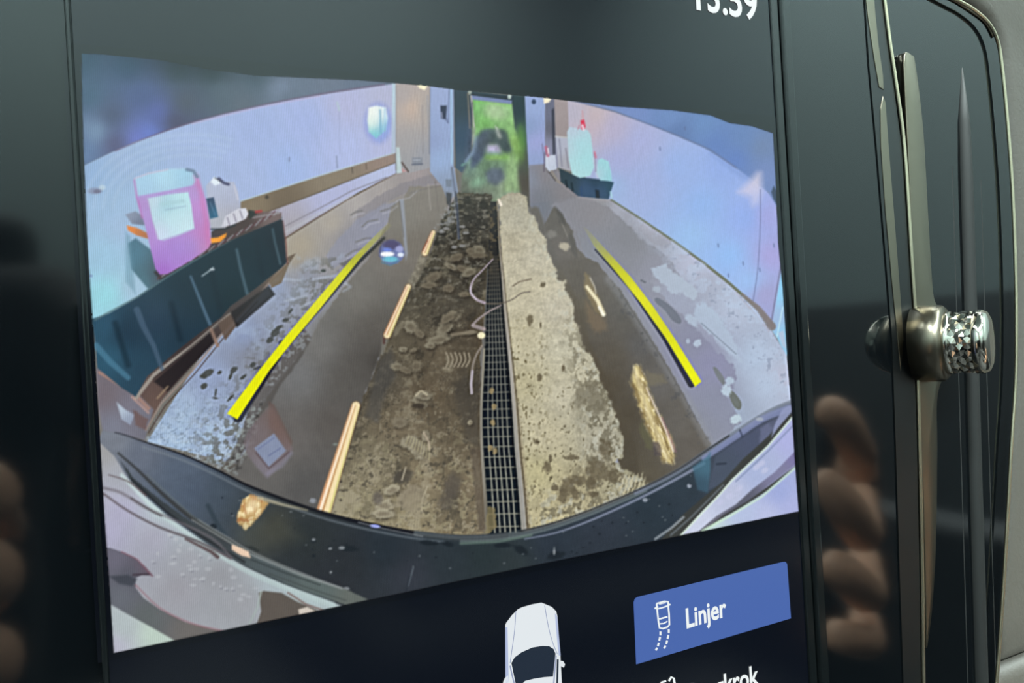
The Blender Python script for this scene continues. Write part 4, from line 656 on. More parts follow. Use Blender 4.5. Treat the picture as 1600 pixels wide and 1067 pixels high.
# ---- guide lines --------------------------------------------------------------------------------------
line([(600, 372), (560, 410), (500, 478), (440, 545), (372, 652)], (4, 16), (34, 34, 30), 2.6, .75)
fill([(606, 348), (612, 352), (566, 400), (502, 480), (460, 530), (420, 580), (371, 655), (355, 646), (404, 580), (448, 524), (492, 472), (548, 406)], [(606, 352, (158, 156, 104)), (585, 375, (182, 184, 66)), (560, 398, (200, 202, 44)), (530, 430, (216, 218, 34)), (500, 470, (226, 226, 28)), (440, 545, (234, 236, 22)), (365, 645, (238, 240, 16))], 1.3, label='guide_line_picture', keep=.25 + .75 * step(YY, 350, 425))
line([(930, 390), (985, 450), (1040, 530), (1080, 600)], (2, 11), (40, 42, 44), 2, .8)
fill([(911, 354), (918, 358), (945, 388), (985, 432), (1020, 478), (1055, 530), (1096, 596), (1086, 604), (1040, 528), (1000, 472), (965, 428), (928, 384)], [(915, 358, (166, 166, 110)), (935, 380, (190, 192, 64)), (965, 420, (210, 212, 36)), (1000, 465, (228, 228, 20)), (1090, 598, (240, 244, 14))], 1.3, label='guide_line_picture', keep=.2 + .8 * step(YY, 355, 430))
# finish: greyer mud and puddles, the lens's softness, then the camera's own sharpening
KM = (LB == lab('mud_picture')) | (LB == lab('puddle_picture')); KMf = blur(KM.astype(np.float32)[..., None], 3)[..., 0]
desat(KMf, .74, (1.0, 1.01, 1.02)); gain(blur((LB == lab('mud_picture')).astype(np.float32)[..., None], 3)[..., 0], -.06 - .06 * step(520 - YY, 0, 150) + .20 * step(YY, 600, 760)); KC_ = blur((LB == lab('concrete_picture')).astype(np.float32)[..., None], 3)[..., 0]; desat(KC_, .76, (1.12, 1.12, 1.13)); KF = blur((LB == lab('floor_picture')).astype(np.float32)[..., None], 3)[..., 0] * step(XX, 820, 860); desat(KF, .72, (.99, 1.0, 1.0))
KT = blur((LB == lab('tailgate_picture')).astype(np.float32)[..., None], 1.5)[..., 0] * step(700 - XX, 0, 50); gain(KT, -.05 - .09 * step(YY, 780, 880))
KN = blur(np.isin(LB, [lab('pink_canister_picture')]).astype(np.float32)[..., None], 1)[..., 0]; desat(KN, 1.0, (.955, 1.0, 1.02))
KP = blur((LB == lab('puddle_picture')).astype(np.float32)[..., None], 3)[..., 0]; gain(KP * step(YY, 400, 500), np.full_like(XX, -.06))
CV[:] = blur(CV, .85)
SH = blur(CV, 2.2); KS = np.clip(blur(((LB == lab('mud_picture')) | (LB == lab('concrete_picture')) | (LB == lab('grate_picture')) | (LB == lab('floor_picture'))).astype(np.float32)[..., None], 3), 0, 1)
CV[:] = np.clip(CV + (.35 + .75 * KS) * (CV - SH), 6, 255)
# fine grain, then outside the picture goes dark
gain(np.ones_like(XX), .02 * GR)
PM = mask(PIC, 2.0)
CV *= PM[..., None]
LB[PM < .02] = 0
# softened top-left corner where the picture fades out
fade = np.clip(1 - step(YY, 86, 135) , 0, 1) * np.clip(1 - np.abs(XX - 310) / 190, 0, 1)
CV *= (1 - .45 * fade)[..., None]
# ---------------------------------------------------------------- materials
gloss = mat('piano_black', (5, 7, 9), .07, spec=.5)
bezelm = mat('bezel_black', (10, 13, 14), .12, spec=.5)
glassm = mat('screen_glass', (2, 3, 5), .16, spec=.45, emit=(4, 7, 17))
chrome = mat('chrome', (205, 200, 188), .12, metal=1.0)
rimm = mat('bright_rim', (206, 196, 170), .28, metal=1.0)
satin = mat('satin_metal', (122, 115, 102), .30, metal=1.0, bump=(900, .04, .0002))
leather = mat('taupe_leather', (70, 66, 60), .55, bump=(900, .25, .0004), vary=.06, vscale=60)
ventm = mat('vent_plastic', (8, 10, 10), .6)
hallm = mat('added_wall_panel', (116, 128, 128), .8, vary=.03, vscale=1)
darkm = mat('dark_upholstery', (20, 21, 23), .7, bump=(400, .2, .0006))
skinm = mat('skin', (236, 186, 154), .5, bump=(250, .15, .0006), vary=.08, vscale=35)
jacket = mat('black_jacket', (14, 15, 17), .8, bump=(120, .3, .002))
hairm = mat('hair', (30, 22, 16), .7)

def emat(name, col, k=1.0):
    return mat(name, (2, 3, 5), .16, spec=.45, emit=col, estr=k)

# screen picture: the colour comes from the painted mesh, striped finely by the panel's pixel columns
pict = bpy.data.materials.new('lcd_picture'); pict.use_nodes = True
nt = pict.node_tree; b = nt.nodes['Principled BSDF']
b.inputs['Base Color'].default_value = (.001, .001, .002, 1); b.inputs['Roughness'].default_value = .16; b.inputs['Specular IOR Level'].default_value = .45
at = nt.nodes.new('ShaderNodeAttribute'); at.attribute_name = 'Col'
tc = nt.nodes.new('ShaderNodeTexCoord'); sx = nt.nodes.new('ShaderNodeSeparateXYZ'); nt.links.new(tc.outputs['Object'], sx.inputs[0])
m1 = nt.nodes.new('ShaderNodeMath'); m1.operation = 'MULTIPLY'; m1.inputs[1].default_value = 2 * math.pi / .00027; nt.links.new(sx.outputs['X'], m1.inputs[0])
m2 = nt.nodes.new('ShaderNodeMath'); m2.operation = 'SINE'; nt.links.new(m1.outputs[0], m2.inputs[0])
m3 = nt.nodes.new('ShaderNodeMath'); m3.operation = 'MULTIPLY_ADD'; m3.inputs[1].default_value = .07; m3.inputs[2].default_value = 1.0; nt.links.new(m2.outputs[0], m3.inputs[0])
nt.links.new(at.outputs['Color'], b.inputs['Emission Color']); nt.links.new(m3.outputs[0], b.inputs['Emission Strength'])

# ---------------------------------------------------------------- the car cabin round the dashboard (seen only as reflections), in an unseen hall added to shape them
def slab(name, x0, x1, y0, y1, z0, z1, m, bevel=.02, **k):
    return rbox(name, ((x0 + x1) / 2, (y0 + y1) / 2, (z0 + z1) / 2), (x1 - x0, y1 - y0, z1 - z0), m, None, bevel, 3, **k)
slab('floor', -2.4, 2.4, YB - .1, 3.2, -.1, 0, mat('added_wet_concrete', (60, 60, 57), .3, vary=.2, vscale=2), kind='structure')
slab('added_ceiling', -2.4, 2.4, YB - .1, 3.2, HALL_H, HALL_H + .1, hallm, kind='structure')
slab('added_wall_left', -2.4, -2.3, YB - .1, 3.2, 0, HALL_H, hallm, kind='structure')
slab('added_wall_right', 2.3, 2.4, YB - .1, 3.2, 0, HALL_H, hallm, kind='structure')
slab('added_wall_back', -2.3, 2.3, YB - .1, YB, 0, HALL_H, hallm, kind='structure')
slab('added_wall_front', -2.3, 2.3, 3.1, 3.2, 0, HALL_H, hallm, kind='structure')
plinthm = mat('added_dark_plinth', (34, 37, 38), .8, vary=.15, vscale=3)  # unseen dark plinth, added to darken the low part of the reflections
slab('added_plinth_left', -2.3, -2.26, YB, 3.1, 0, 1.02, plinthm, .005, kind='structure'); slab('added_plinth_right', 2.26, 2.3, YB, 3.1, 0, 1.02, plinthm, .005, kind='structure'); slab('added_plinth_back', -2.26, 2.26, YB, YB + .04, 0, .86, plinthm, .005, kind='structure')
slab('door_1', -.85, -.78, -1.7, .12, .30, .66, darkm, kind='structure')
slab('door_2', .92, 1.0, -1.7, .12, .30, .66, darkm, kind='structure')
slab('trim_1', -.85, 1.0, -2.6, .12, .24, .30, darkm, kind='structure')
slab('trim_2', -.78, .92, -2.2, -2.0, .30, .80, darkm, kind='structure')
def seat(x, label):
    r = root('car_seat', (x, -.85, .30), label, 'seat', 'front seats')
    rbox('cushion', (x, -.72, .36), (.5, .52, .12), darkm, r, .05)
    rbox('backrest', (x, -1.20, .74), (.5, .14, .62), darkm, r, .07, rot=Matrix.Rotation(math.radians(-12), 3, 'X'))
    rbox('headrest', (x, -1.28, 1.12), (.26, .1, .16), darkm, r, .04)
seat(-.36, 'dark driver seat behind the phone, under the seated person')
seat(.50, 'empty dark passenger seat across from the air vent')

# ---------------------------------------------------------------- dashboard, trim, vent
dash = rbox('dashboard', (.07, .27, .84), (1.64, .48, .56), mat('dark_dashboard', (30, 30, 30), .6, bump=(500, .2, .0005)), None, .05, 4, label='dark padded dashboard body behind the leather trim and the vent', category='dashboard')
trim_right = [(1382, -60), (1382, 0), (1391, 70), (1400, 130), (1413, 230), (1424, 400), (1432, 530), (1437, 700), (1441, 900), (1443, 1067), (1446, 1300)]
LX = -.20
tp = pxs(trim_right, -.0015)
top_z, bot_z = Z0 + .11, Z0 - .16
tp[0] = (tp[0][0], top_z); tp[-1] = (tp[-1][0], bot_z)
console = prism('console_trim', [(LX, top_z)] + tp + [(LX, bot_z)], -.02, -.0015, gloss, None, label='glossy black centre console panel framing the display beside the air vent', category='console panel')
prism('edge_bevel', pxs([(1348, -60), (1376, -60), (1378, 0), (1387, 70), (1396, 130), (1409, 230), (1420, 400), (1428, 530), (1433, 700), (1437, 900), (1439, 1067), (1442, 1280), (1420, 1280), (1412, 1067), (1406, 900), (1400, 700), (1394, 530), (1384, 400), (1370, 230), (1358, 100)], -.0012), -.003, -.0012, mat('satin_black', (9, 11, 12), .30), console)
# satin strips standing in for bright reflections in the panel next to the vent rim
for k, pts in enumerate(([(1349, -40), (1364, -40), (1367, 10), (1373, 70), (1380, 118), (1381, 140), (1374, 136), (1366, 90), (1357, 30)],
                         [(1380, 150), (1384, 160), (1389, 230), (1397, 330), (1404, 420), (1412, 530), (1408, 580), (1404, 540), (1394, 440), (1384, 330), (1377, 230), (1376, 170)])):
    prism('reflection_strip', pxs(pts, -.0010), -.003, -.0010, satin, console, .0001)

vent = root('air_vent', pl(1500, 1300, -.01), 'tall black air vent with chrome rim, centre bar and knurled knob', 'air vent')
rim_px = [(1381, -12), (1382, 0), (1391, 70), (1400, 130), (1413, 230), (1424, 400), (1432, 530), (1437, 700), (1441, 900), (1443, 1067), (1447, 1250), (1460, 1300), (1500, 1310), (1530, 1260), (1545, 1160), (1557, 1067), (1570, 883), (1580, 700), (1586, 610),
          (1588, 533), (1587, 430), (1582, 300), (1574, 190), (1565, 100), (1558, 62), (1544, 35), (1520, 14), (1495, 0), (1440, -28), (1400, -36)]
rim = spl(rim_px, 4, True)
prism('vent_face', pxs(rim, -.003), -.02, -.003, gloss, vent)
ring = sweep('chrome_rim', [pl(x, y, -.001) for x, y in rim], .00048, rimm, vent, closed=True)
inner = [(1372 + 20, -5)]
# slim second line inside the top corner
sweep('inner_rim', [pl(x, y, -.0028) for x, y in spl([(1470, -8), (1492, 2), (1520, 20), (1540, 36), (1552, 58)], 4)], .0003, satin, vent)
for x0, w, top, bot in ((1480, 8, 95, 1230), (1500, 30, 105, 1230), (1524, 8, 120, 1230)):
    dx = lambda y: (y - 100) * .030
    sweep('vane', [pl(x0 + dx(y), y, -.0036) for y in np.linspace(top, bot, 14)], lambda t, w=w: w * .00008 * min(1, .25 + 8 * t), ventm, vent, n=10)
bar_px = [(1413, 86), (1415, 150), (1420, 250), (1427, 400), (1432, 470), (1434, 530), (1436, 600), (1437, 640), (1440, 700), (1445, 850), (1447, 950), (1448, 1010), (1451, 1000), (1457, 950), (1463, 850), (1465, 700), (1464, 640), (1467, 610),
          (1474, 590), (1479, 574), (1480, 502), (1473, 489), (1462, 472), (1457, 440), (1450, 320), (1443, 200), (1431, 100), (1425, 86)]
prism('centre_bar', pxs(spl(bar_px, 3, True), -.0008), -.0031, -.0008, satin, vent, .0006, 3, True)
KA = Vector((math.sin(math.radians(24)), -math.cos(math.radians(24)), 0)); KB = Vector((KA.y, -KA.x, 0)).normalized() * -1; KC = Vector((0, 0, 1))
kc = pl(1444, 537, -.001)
def reach(x):
    lo, hi = .0, .06
    for _ in range(40):
        mid = (lo + hi) / 2
        if to_px(kc + KA * mid)[0] < x: lo = mid
        else: hi = mid
    return lo
def turned(name, prof, material, n=40, smooth=True, **k):
    bm = bmesh.new(); rings = []
    for d, r in prof: rings.append([bm.verts.new(kc + KA * d + KB * (r * math.cos(2 * math.pi * j / n)) + KC * (r * math.sin(2 * math.pi * j / n))) for j in range(n)])
    for A, B in zip(rings, rings[1:]):
        for j in range(n): bm.faces.new((A[j], A[(j + 1) % n], B[(j + 1) % n], B[j]))
    bm.faces.new(rings[0]); bm.faces.new(rings[-1]); bmesh.ops.recalc_face_normals(bm, faces=bm.faces)
    return from_bm(name, bm, material, vent, smooth, **k)
da, db = reach(1480), reach(1550)
rs, rk = .0098, .0080
turned('knob_stem', [(-.002, rs), (da * .6, rs), (da * .85, rs * .98), (da, rs * .9)], satin)
knob = turned('knob', [(da, rk * .9), (da, rk), (da + .0012, rk), (da + .0013, rk * .93), (db - .0034, rk * .93), (db - .0033, rk), (db - .0016, rk * .99), (db - .0006, rk * .9), (db, rk * .7), (db + .0002, rk * .3)], chrome, label='chrome knob')
bm = bmesh.new(); NF = 14; rows = 3; d0, d1 = da + .0013, db - .0033
for r_ in range(rows):                                                    # lozenge facets cut round the knob
    for j in range(NF):
        a = 2 * math.pi * (j + .5 * (r_ % 2)) / NF; dc = d0 + (d1 - d0) * (r_ + .5) / rows; hd = (d1 - d0) / rows * .64; ha = math.pi / NF * .96
        P = lambda aa, dd, rr: kc + KA * dd + KB * (rr * math.cos(aa)) + KC * (rr * math.sin(aa))
        c = bm.verts.new(P(a, dc, rk * .985))
        e = [bm.verts.new(P(a + ha * math.cos(q), dc + hd * math.sin(q), rk * .935)) for q in [2 * math.pi * i / 8 for i in range(8)]]
        for i in range(8): bm.faces.new((c, e[i], e[(i + 1) % 8]))
bmesh.ops.recalc_face_normals(bm, faces=bm.faces)
from_bm('knurling', bm, chrome, None); fac = bpy.context.scene.collection.objects[-1]; fac.parent = knob

# leather panel right of the vent, in two pieces with a stitched seam
def padded(name, pts, m, label, cat):
    return prism('leather_trim', pts, -.03, -.004, m, None, .004, 3, True, label=label, category=cat)
edge = rim_px[14:28]
seam = [(1553, 1042), (1580, 1025), (1640, 990)]
ue = pxs([(1557, 1046), (1563, 960), (1572, 872), (1583, 690), (1590, 600), (1591.5, 533), (1590.5, 430), (1585.5, 300), (1577.5, 190), (1568.5, 98), (1562, 58), (1548, 30), (1522, 8), (1480, -16)], -.004)
padded('dashboard_panel', ue + [(ue[-1][0], top_z + .05), (.62, top_z + .05), (.62, pl(1640, 1005, -.004).z), ], leather, 'taupe leather trim curving round the air vent above the slanting seam', 'trim')
le = pxs([(1556, 1050), (1546, 1170), (1531, 1270), (1505, 1330)], -.004)
padded('lower_dashboard_panel', [le[0], *le[1:], (le[-1][0], bot_z - .05), (.62, bot_z - .05), (.62, pl(1640, 1010, -.004).z)], leather, 'taupe leather trim below the slanting seam beside the air vent', 'trim')

# ---------------------------------------------------------------- display
disp = root('infotainment_display', (0, 0, Z0 - .115), 'black touchscreen in the dashboard showing a rear-view camera picture', 'touchscreen')
def own2(o): return own(o, disp)
def attach(o, parent):
    o.parent = parent
    if parent is disp: o.matrix_parent_inverse = Matrix.Translation(-Vector(disp.location))
xl = pl(122, 200).x; xr = pl(1231, 500).x; xo = pl(1262, 533).x
gz1, gz0 = Z0 + .079, Z0 - .109
own2(prism('screen_glass', [(xl, gz0), (xr, gz0), (xr, gz1), (xl, gz1)], -.001, -.0001, glassm, None))
# bezel: rounded rails round the glass
def rail(x0, x1, z0, z1, d1, m=bezelm, b=.0009):
    return own2(prism('bezel', [(x0, z0), (x1, z0), (x1, z1), (x0, z1)], -.0015, d1, m, None, b, 3))
rail(xr, xr + (xo - xr) * .42, gz0, gz1, .0004, b=.0004); rail(xr + (xo - xr) * .46, xo, gz0 - .004, gz1 + .004, .0010, b=.0007)
rail(xl - .0009, xl, gz0 - .004, gz1 + .004, .0005, b=.0003)
rail(xl, xr, gz1, gz1 + .004, .0006, b=.0004); rail(xl, xr, gz0 - .004, gz0, .0006, b=.0004)

# the camera picture: a fine flat mesh split by what it shows
NU, NV = 900, 600
ul, ur_ = pl(140, 560).x - .0012, pl(1228, 500).x + .0016
wb_, wt_ = min(pl(178, 1020).z, pl(1248, 799).z) - .001, max(pl(127, 83).z, pl(660, 133).z) + .001
gu = np.linspace(ul, ur_, NU + 1); gw = np.linspace(wb_, wt_, NV + 1)
GU, GW = np.meshgrid(gu, gw)
q = np.stack([GU - CAM[0], np.zeros_like(GU) - CAM[1], GW - CAM[2]], -1)
ax = np.stack([cam_dir([1, 0, 0]), cam_dir([0, 1, 0]), cam_dir([0, 0, 1])])
qc = q @ ax.T
PXx = np.clip(800 + F_PX * qc[..., 0] / qc[..., 2], 0, PW - 1.01); PXy = np.clip(533.5 + F_PX * qc[..., 1] / qc[..., 2], 0, PH - 1.01)
def bil(img, x, y):
    ix, iy = x.astype(int), y.astype(int); fx, fy = (x - ix)[..., None], (y - iy)[..., None]
    return (img[iy, ix] * (1 - fx) + img[iy, ix + 1] * fx) * (1 - fy) + (img[iy + 1, ix] * (1 - fx) + img[iy + 1, ix + 1] * fx) * fy
col = bil(CV, PXx, PXy) / 255.0
col = np.where(col <= .04045, col / 12.92, ((np.clip(col, 0, 1.1) + .055) / 1.055) ** 2.4)
col = np.clip(col - (PIC_VEIL * np.clip(1 - PXy / 900, 0, 1) ** 1.5)[..., None] * np.array([.8, 1.0, 1.0]), 0, None) ** 1.05 * PIC_GAIN
lin = np.concatenate([col, np.ones(col.shape[:2] + (1,))], -1).reshape(-1, 4).astype(np.float32)
cx_, cy_ = (PXx[:-1, :-1] + PXx[1:, 1:]) / 2, (PXy[:-1, :-1] + PXy[1:, 1:]) / 2
flab = LB[np.rint(cy_).astype(int), np.rint(cx_).astype(int)]
# number the connected pieces of every kind (runs joined row by row)
comp = np.zeros(flab.shape, np.int32); par = [0]
def find(a):
    while par[a] != a: par[a] = par[par[a]]; a = par[a]
    return a
prev = []
for r_ in range(flab.shape[0]):
    row = flab[r_]; cut = np.flatnonzero(np.diff(row)) + 1; st = np.concatenate([[0], cut]); en = np.concatenate([cut, [len(row)]]); cur = []; pi = 0
    for a_, e_ in zip(st, en):
        l_ = row[a_]; par.append(len(par)); me_ = len(par) - 1; comp[r_, a_:e_] = me_
        cur.append((a_, e_, l_, me_))
        while pi < len(prev) and prev[pi][1] <= a_: pi += 1
        k_ = pi
        while k_ < len(prev) and prev[k_][0] < e_:
            if prev[k_][2] == l_: par[find(me_)] = find(prev[k_][3])
            k_ += 1
    prev = cur
comp = np.array([find(i) for i in range(len(par))])[comp]
vid = np.arange((NU + 1) * (NV + 1)).reshape(NV + 1, NU + 1)
quads = np.stack([vid[:-1, :-1], vid[:-1, 1:], vid[1:, 1:], vid[1:, :-1]], -1)
co = np.stack([GU, np.full_like(GU, 0.0), GW], -1).reshape(-1, 3).astype(np.float32)
backing = own2(prism('camera_image', [(ul, wb_), (ur_, wb_), (ur_, wt_), (ul, wt_)], -.0001, -.00004, mat('picture_backing', (2, 3, 5), .16, spec=.45, emit=(3, 5, 11)), None))
backing['label'] = 'rear-view camera picture of a wet wash hall'
specks = np.zeros(flab.shape, bool)
def picture_piece(name, fq, **k):
    uq, inv = np.unique(fq, return_inverse=True)
    me = bpy.data.meshes.new(name); nf = len(fq)
    me.vertices.add(len(uq)); me.vertices.foreach_set('co', co[uq].ravel())
    me.loops.add(nf * 4); me.loops.foreach_set('vertex_index', inv.reshape(-1).astype(np.int32))
    me.polygons.add(nf); me.polygons.foreach_set('loop_start', np.arange(0, nf * 4, 4, dtype=np.int32)); me.polygons.foreach_set('loop_total', np.full(nf, 4, np.int32))
    me.update(calc_edges=True)
    ca = me.color_attributes.new('Col', 'FLOAT_COLOR', 'POINT'); ca.data.foreach_set('color', lin[uq].ravel())
    o = link(name, me, pict, **k); attach(o, backing)
for li, lname in enumerate(LABELS):
    if li == 0: continue
    here = flab == li
    ids, cnt = np.unique(comp[here], return_counts=True)
    if not len(ids): continue
    big = [b_ for b_, c_ in sorted(zip(ids, cnt), key=lambda t: -t[1]) if c_ >= 40] or [ids[np.argmax(cnt)]]
    small = here & ~np.isin(comp, big)
    for pk, b_ in enumerate(big):
        fq = quads[(comp == b_) & here]
        picture_piece(lname, fq)
    specks |= small
if specks.any(): picture_piece('specks_picture', quads[specks], kind='stuff')

# interface drawn on the screen ------------------------------------------------------------
white = emat('ui_white', (238, 244, 244)); blue = emat('ui_blue', (74, 103, 172)); dark = emat('ui_windscreen', (34, 44, 58)); panel = emat('ui_car_white', (226, 232, 236)); seamm = emat('ui_car_seam', (150, 160, 190)); side = emat('ui_car_side', (176, 188, 220))
LAY = .00003
def flat(name, pts, m, parent, lay=1, px=True, **k):
    P = pxs(pts, lay * LAY) if px else pts
    bm = bmesh.new(); f = bm.faces.new([bm.verts.new((p[0], -lay * LAY, p[1])) for p in P])
    bmesh.ops.triangulate(bm, faces=[f]); bmesh.ops.recalc_face_normals(bm, faces=bm.faces)
    for f in bm.faces:
        if f.normal.y > 0: f.normal_flip()
    me = bpy.data.meshes.new(name); bm.to_mesh(me); bm.free()
    o = link(name, me, m, None, **k); attach(o, parent)
    return o
def stripe(name, pts, w, m, parent, lay=2):
    """flat line of pixel width w as a ribbon"""
    L, R = [], []
    w0, w1 = w if isinstance(w, tuple) else (w, w)
    for i, (x, y) in enumerate(pts):
        a = pts[max(0, i - 1)]; c = pts[min(len(pts) - 1, i + 1)]; dx, dy = c[0] - a[0], c[1] - a[1]; l = math.hypot(dx, dy); ww = (w0 + (w1 - w0) * i / max(1, len(pts) - 1)) / 2
        L.append((x - dy / l * ww, y + dx / l * ww)); R.append((x + dy / l * ww, y - dx / l * ww))
    bm = bmesh.new(); A = [bm.verts.new((p[0], -lay * LAY, p[1])) for p in pxs(L, lay * LAY)]; B = [bm.verts.new((p[0], -lay * LAY, p[1])) for p in pxs(R, lay * LAY)]
    for i in range(len(pts) - 1): bm.faces.new((A[i], B[i], B[i + 1], A[i + 1]))
    me = bpy.data.meshes.new(name); bm.to_mesh(me); bm.free()
    o = link(name, me, m); attach(o, parent)
    return o
def lettering(name, body, p0, p1, m, parent, lay=2, bold=0.0, hscale=1.0):
    """text laid on the screen from the left end p0 of its baseline to the right end p1 (photo pixels)"""
    cu = bpy.data.curves.new(name, 'FONT'); cu.body = body; cu.size = 1.0; cu.offset = bold; cu.resolution_u = 4
    t = bpy.data.objects.new(name, cu); coll.objects.link(t); bpy.context.view_layer.update()
    me = bpy.data.meshes.new_from_object(t.evaluated_get(bpy.context.evaluated_depsgraph_get())); bpy.data.objects.remove(t)
    n = len(me.vertices); v = np.zeros(n * 3, np.float32); me.vertices.foreach_get('co', v); v = v.reshape(-1, 3)
    a, c = pl(*p0), pl(*p1); s = (c.x - a.x) / (v[:, 0].max() - v[:, 0].min())
    z = a.z + (c.z - a.z) * (v[:, 0] - v[:, 0].min()) / (v[:, 0].max() - v[:, 0].min())
    out = np.stack([a.x + (v[:, 0] - v[:, 0].min()) * s, np.full(n, -lay * LAY), z + v[:, 1] * s * hscale], -1)
    me.vertices.foreach_set('co', out.astype(np.float32).ravel()); me.update()
    o = link(name, me, m); attach(o, parent)
    return o
own2_clock = lettering('clock', '13:59', (1088, 14), (1184, 31), white, disp, 2, .02, 1.16); own2_clock['label'] = 'white clock digits'
btn = flat('menu_button', [(994, 1038), (990, 941), (992, 935), (996, 932.5), (1222, 878), (1227, 877.5), (1230, 881), (1236, 966)], blue, disp, 1, label='blue button')
lettering('button_text', 'Linjer', (1072.5, 981), (1135, 962), white, btn, 3, .024, 1.22)
# car-and-lines icon
ic = []
def seg(pts, w): stripe('icon', pts, w, white, btn, 3)
seg([(1026, 943), (1027, 955), (1029, 972), (1030.5, 981), (1036, 982), (1043, 979.5), (1046, 976), (1045.5, 960), (1044.5, 950), (1044, 940), (1038, 939.5), (1026, 943)], 2.6)
seg([(1023, 951), (1028, 947)], 2.6); seg([(1043, 943), (1047.5, 945)], 2.6); seg([(1028, 951), (1036, 949), (1044, 946)], 2.2); seg([(1030, 944), (1040, 941.5)], 1.4)
seg([(1030, 967), (1036, 965.5), (1043, 963.5)], 2.4); seg([(1031, 974.5), (1037, 974), (1043, 970.5)], 2.0)
for a, c in (((1032, 986.5), (1032, 992.5)), ((1031.5, 995), (1030, 1001)), ((1029.5, 1004), (1028, 1009.5)), ((1027, 1012), (1024.5, 1016)), ((1045, 983), (1045, 989)), ((1044.5, 992), (1043, 998)), ((1042.5, 1000.5), (1041, 1006)), ((1040, 1008.5), (1037.5, 1013))):
    seg([a, c], 3.0)
lettering('menu_text', 'Dragkrok', (1074, 1102), (1186, 1068), white, disp, 2, .022, 1.22)
stripe('tow_icon', [(1030, 1073), (1034, 1066), (1041, 1064)], 3, white, disp, 2); stripe('tow_icon', [(1045, 1064), (1049, 1058), (1053, 1060), (1054, 1067), (1056, 1080)], 3.4, white, disp, 2)
# car seen from above
carp = flat('car_drawing', [(789.5, 977), (791, 973), (800, 961), (809, 952), (816, 948.5), (832, 944), (846, 941.5), (850, 943), (862, 948), (869, 955), (871, 963), (873, 990), (875.5, 1022), (878, 1070), (790, 1072), (792, 1050), (790, 1000)], panel, disp, 1, label='white car seen from above')
flat('windscreen', [(799, 1036), (804, 1027), (815, 1019), (832, 1011.5), (848, 1009), (858, 1009.5), (865, 1014), (868, 1021), (866, 1040), (864, 1057), (850, 1058), (834, 1060.5), (820, 1064), (815, 1070), (806, 1070)], dark, carp, 2)
flat('side_strip', [(789.5, 980), (793, 980), (794, 1040), (795, 1070), (790, 1070), (791, 1040)], side, carp, 2); flat('side_strip', [(867, 958), (870.5, 963), (873, 990), (876, 1024), (873, 1024), (869.5, 990)], side, carp, 2)
stripe('seam', spl([(806, 955), (804, 985), (800, 1015), (797, 1036)], 3), 1.1, seamm, carp, 3); stripe('seam', spl([(851, 946), (857, 980), (864, 1005), (871, 1022)], 3), 1.1, seamm, carp, 3); stripe('seam', [(797, 1040), (800, 1054), (804, 1070)], 2.2, seamm, carp, 3); stripe('seam', [(869, 1024), (867, 1045), (865, 1070)], 2, seamm, carp, 3); stripe('gap', [(871.5, 1030), (871, 1050), (870.5, 1070)], 3.0, dark, carp, 3)
flat('mirror', [(874, 1032), (880, 1033), (883, 1038), (881, 1043), (875, 1040)], panel, carp, 2); flat('mirror', [(794, 1055), (789, 1059), (786, 1066), (788, 1072), (796, 1070)], panel, carp, 2)
# ---------------------------------------------------------------- photographer: hands and arms mirrored in the glossy panels
def virtual(x, y, z, d=-.0015):
    """place a point so that its mirror image in the panel (front plane d) shows at pixel x, y at optical depth z"""
    p = CAM + cam_dir([(x - 800.0) / F_PX * z, (y - 533.5) / F_PX * z, z])
    return Vector((p[0], -2 * d - p[1], p[2]))
nodes = []; edges = []
def nd(p, r): nodes.append((Vector(p), r)); return len(nodes) - 1
def chain(start, pts):
    k = start
    for p, r in pts:
        j = nd(p, r); edges.append((k, j)); k = j
    return k
pelvis = nd((-.36, -.80, .58), .15)
belly = chain(pelvis, [((-.36, -.86, .72), .14)]); chest = chain(belly, [((-.36, -.88, .92), .15)]); neckb = chain(chest, [((-.36, -.88, 1.06), .08)])
head = chain(neckb, [((-.355, -.86, 1.13), .058), ((-.35, -.84, 1.22), .085), ((-.35, -.845, 1.31), .082), ((-.35, -.85, 1.365), .045)])
for s in (-1, 1): chain(pelvis, [((-.36 + .10 * s, -.72, .56), .095), ((-.36 + .13 * s, -.40, .58), .07), ((-.36 + .12 * s, -.22, .42), .05)])
# right hand, curled, beside the vent
ZV = .33
rh = []
wr = virtual(1336, 890, ZV + .160)
fing = [([(1340, 690, .070, 8.0), (1342, 712, .016, 8.8), (1314, 648, .0, 8.8), (1272, 634, .004, 7.8)]),
        ([(1344, 770, .070, 8.4), (1350, 842, .014, 9.8), (1314, 780, .0, 9.4), (1272, 734, .006, 8.2)]),
        ([(1348, 862, .070, 8.4), (1356, 934, .014, 9.8), (1320, 894, .0, 9.4), (1278, 872, .006, 8.2)]),
        ([(1348, 955, .065, 7.8), (1356, 1004, .016, 9.0), (1322, 996, .002, 8.6), (1284, 990, .006, 7.6)])]
palm = virtual(1328, 860, ZV + .110)
elb = Vector((.10, -.50, .66)); sho = Vector((-.17, -.86, 1.0))
a = chain(chest, [(sho, .075), (elb, .052), (elb.lerp(wr, .6), .042), (wr, .028), (palm, .027)])
for f in fing: chain(a, [(virtual(x, y, ZV + dz), r / 1000) for x, y, dz, r in f])
chain(a, [(virtual(1312, 760, ZV + .115), .013), (virtual(1304, 700, ZV + .105), .0105), (virtual(1300, 660, ZV + .098), .008)])
hand_r = palm
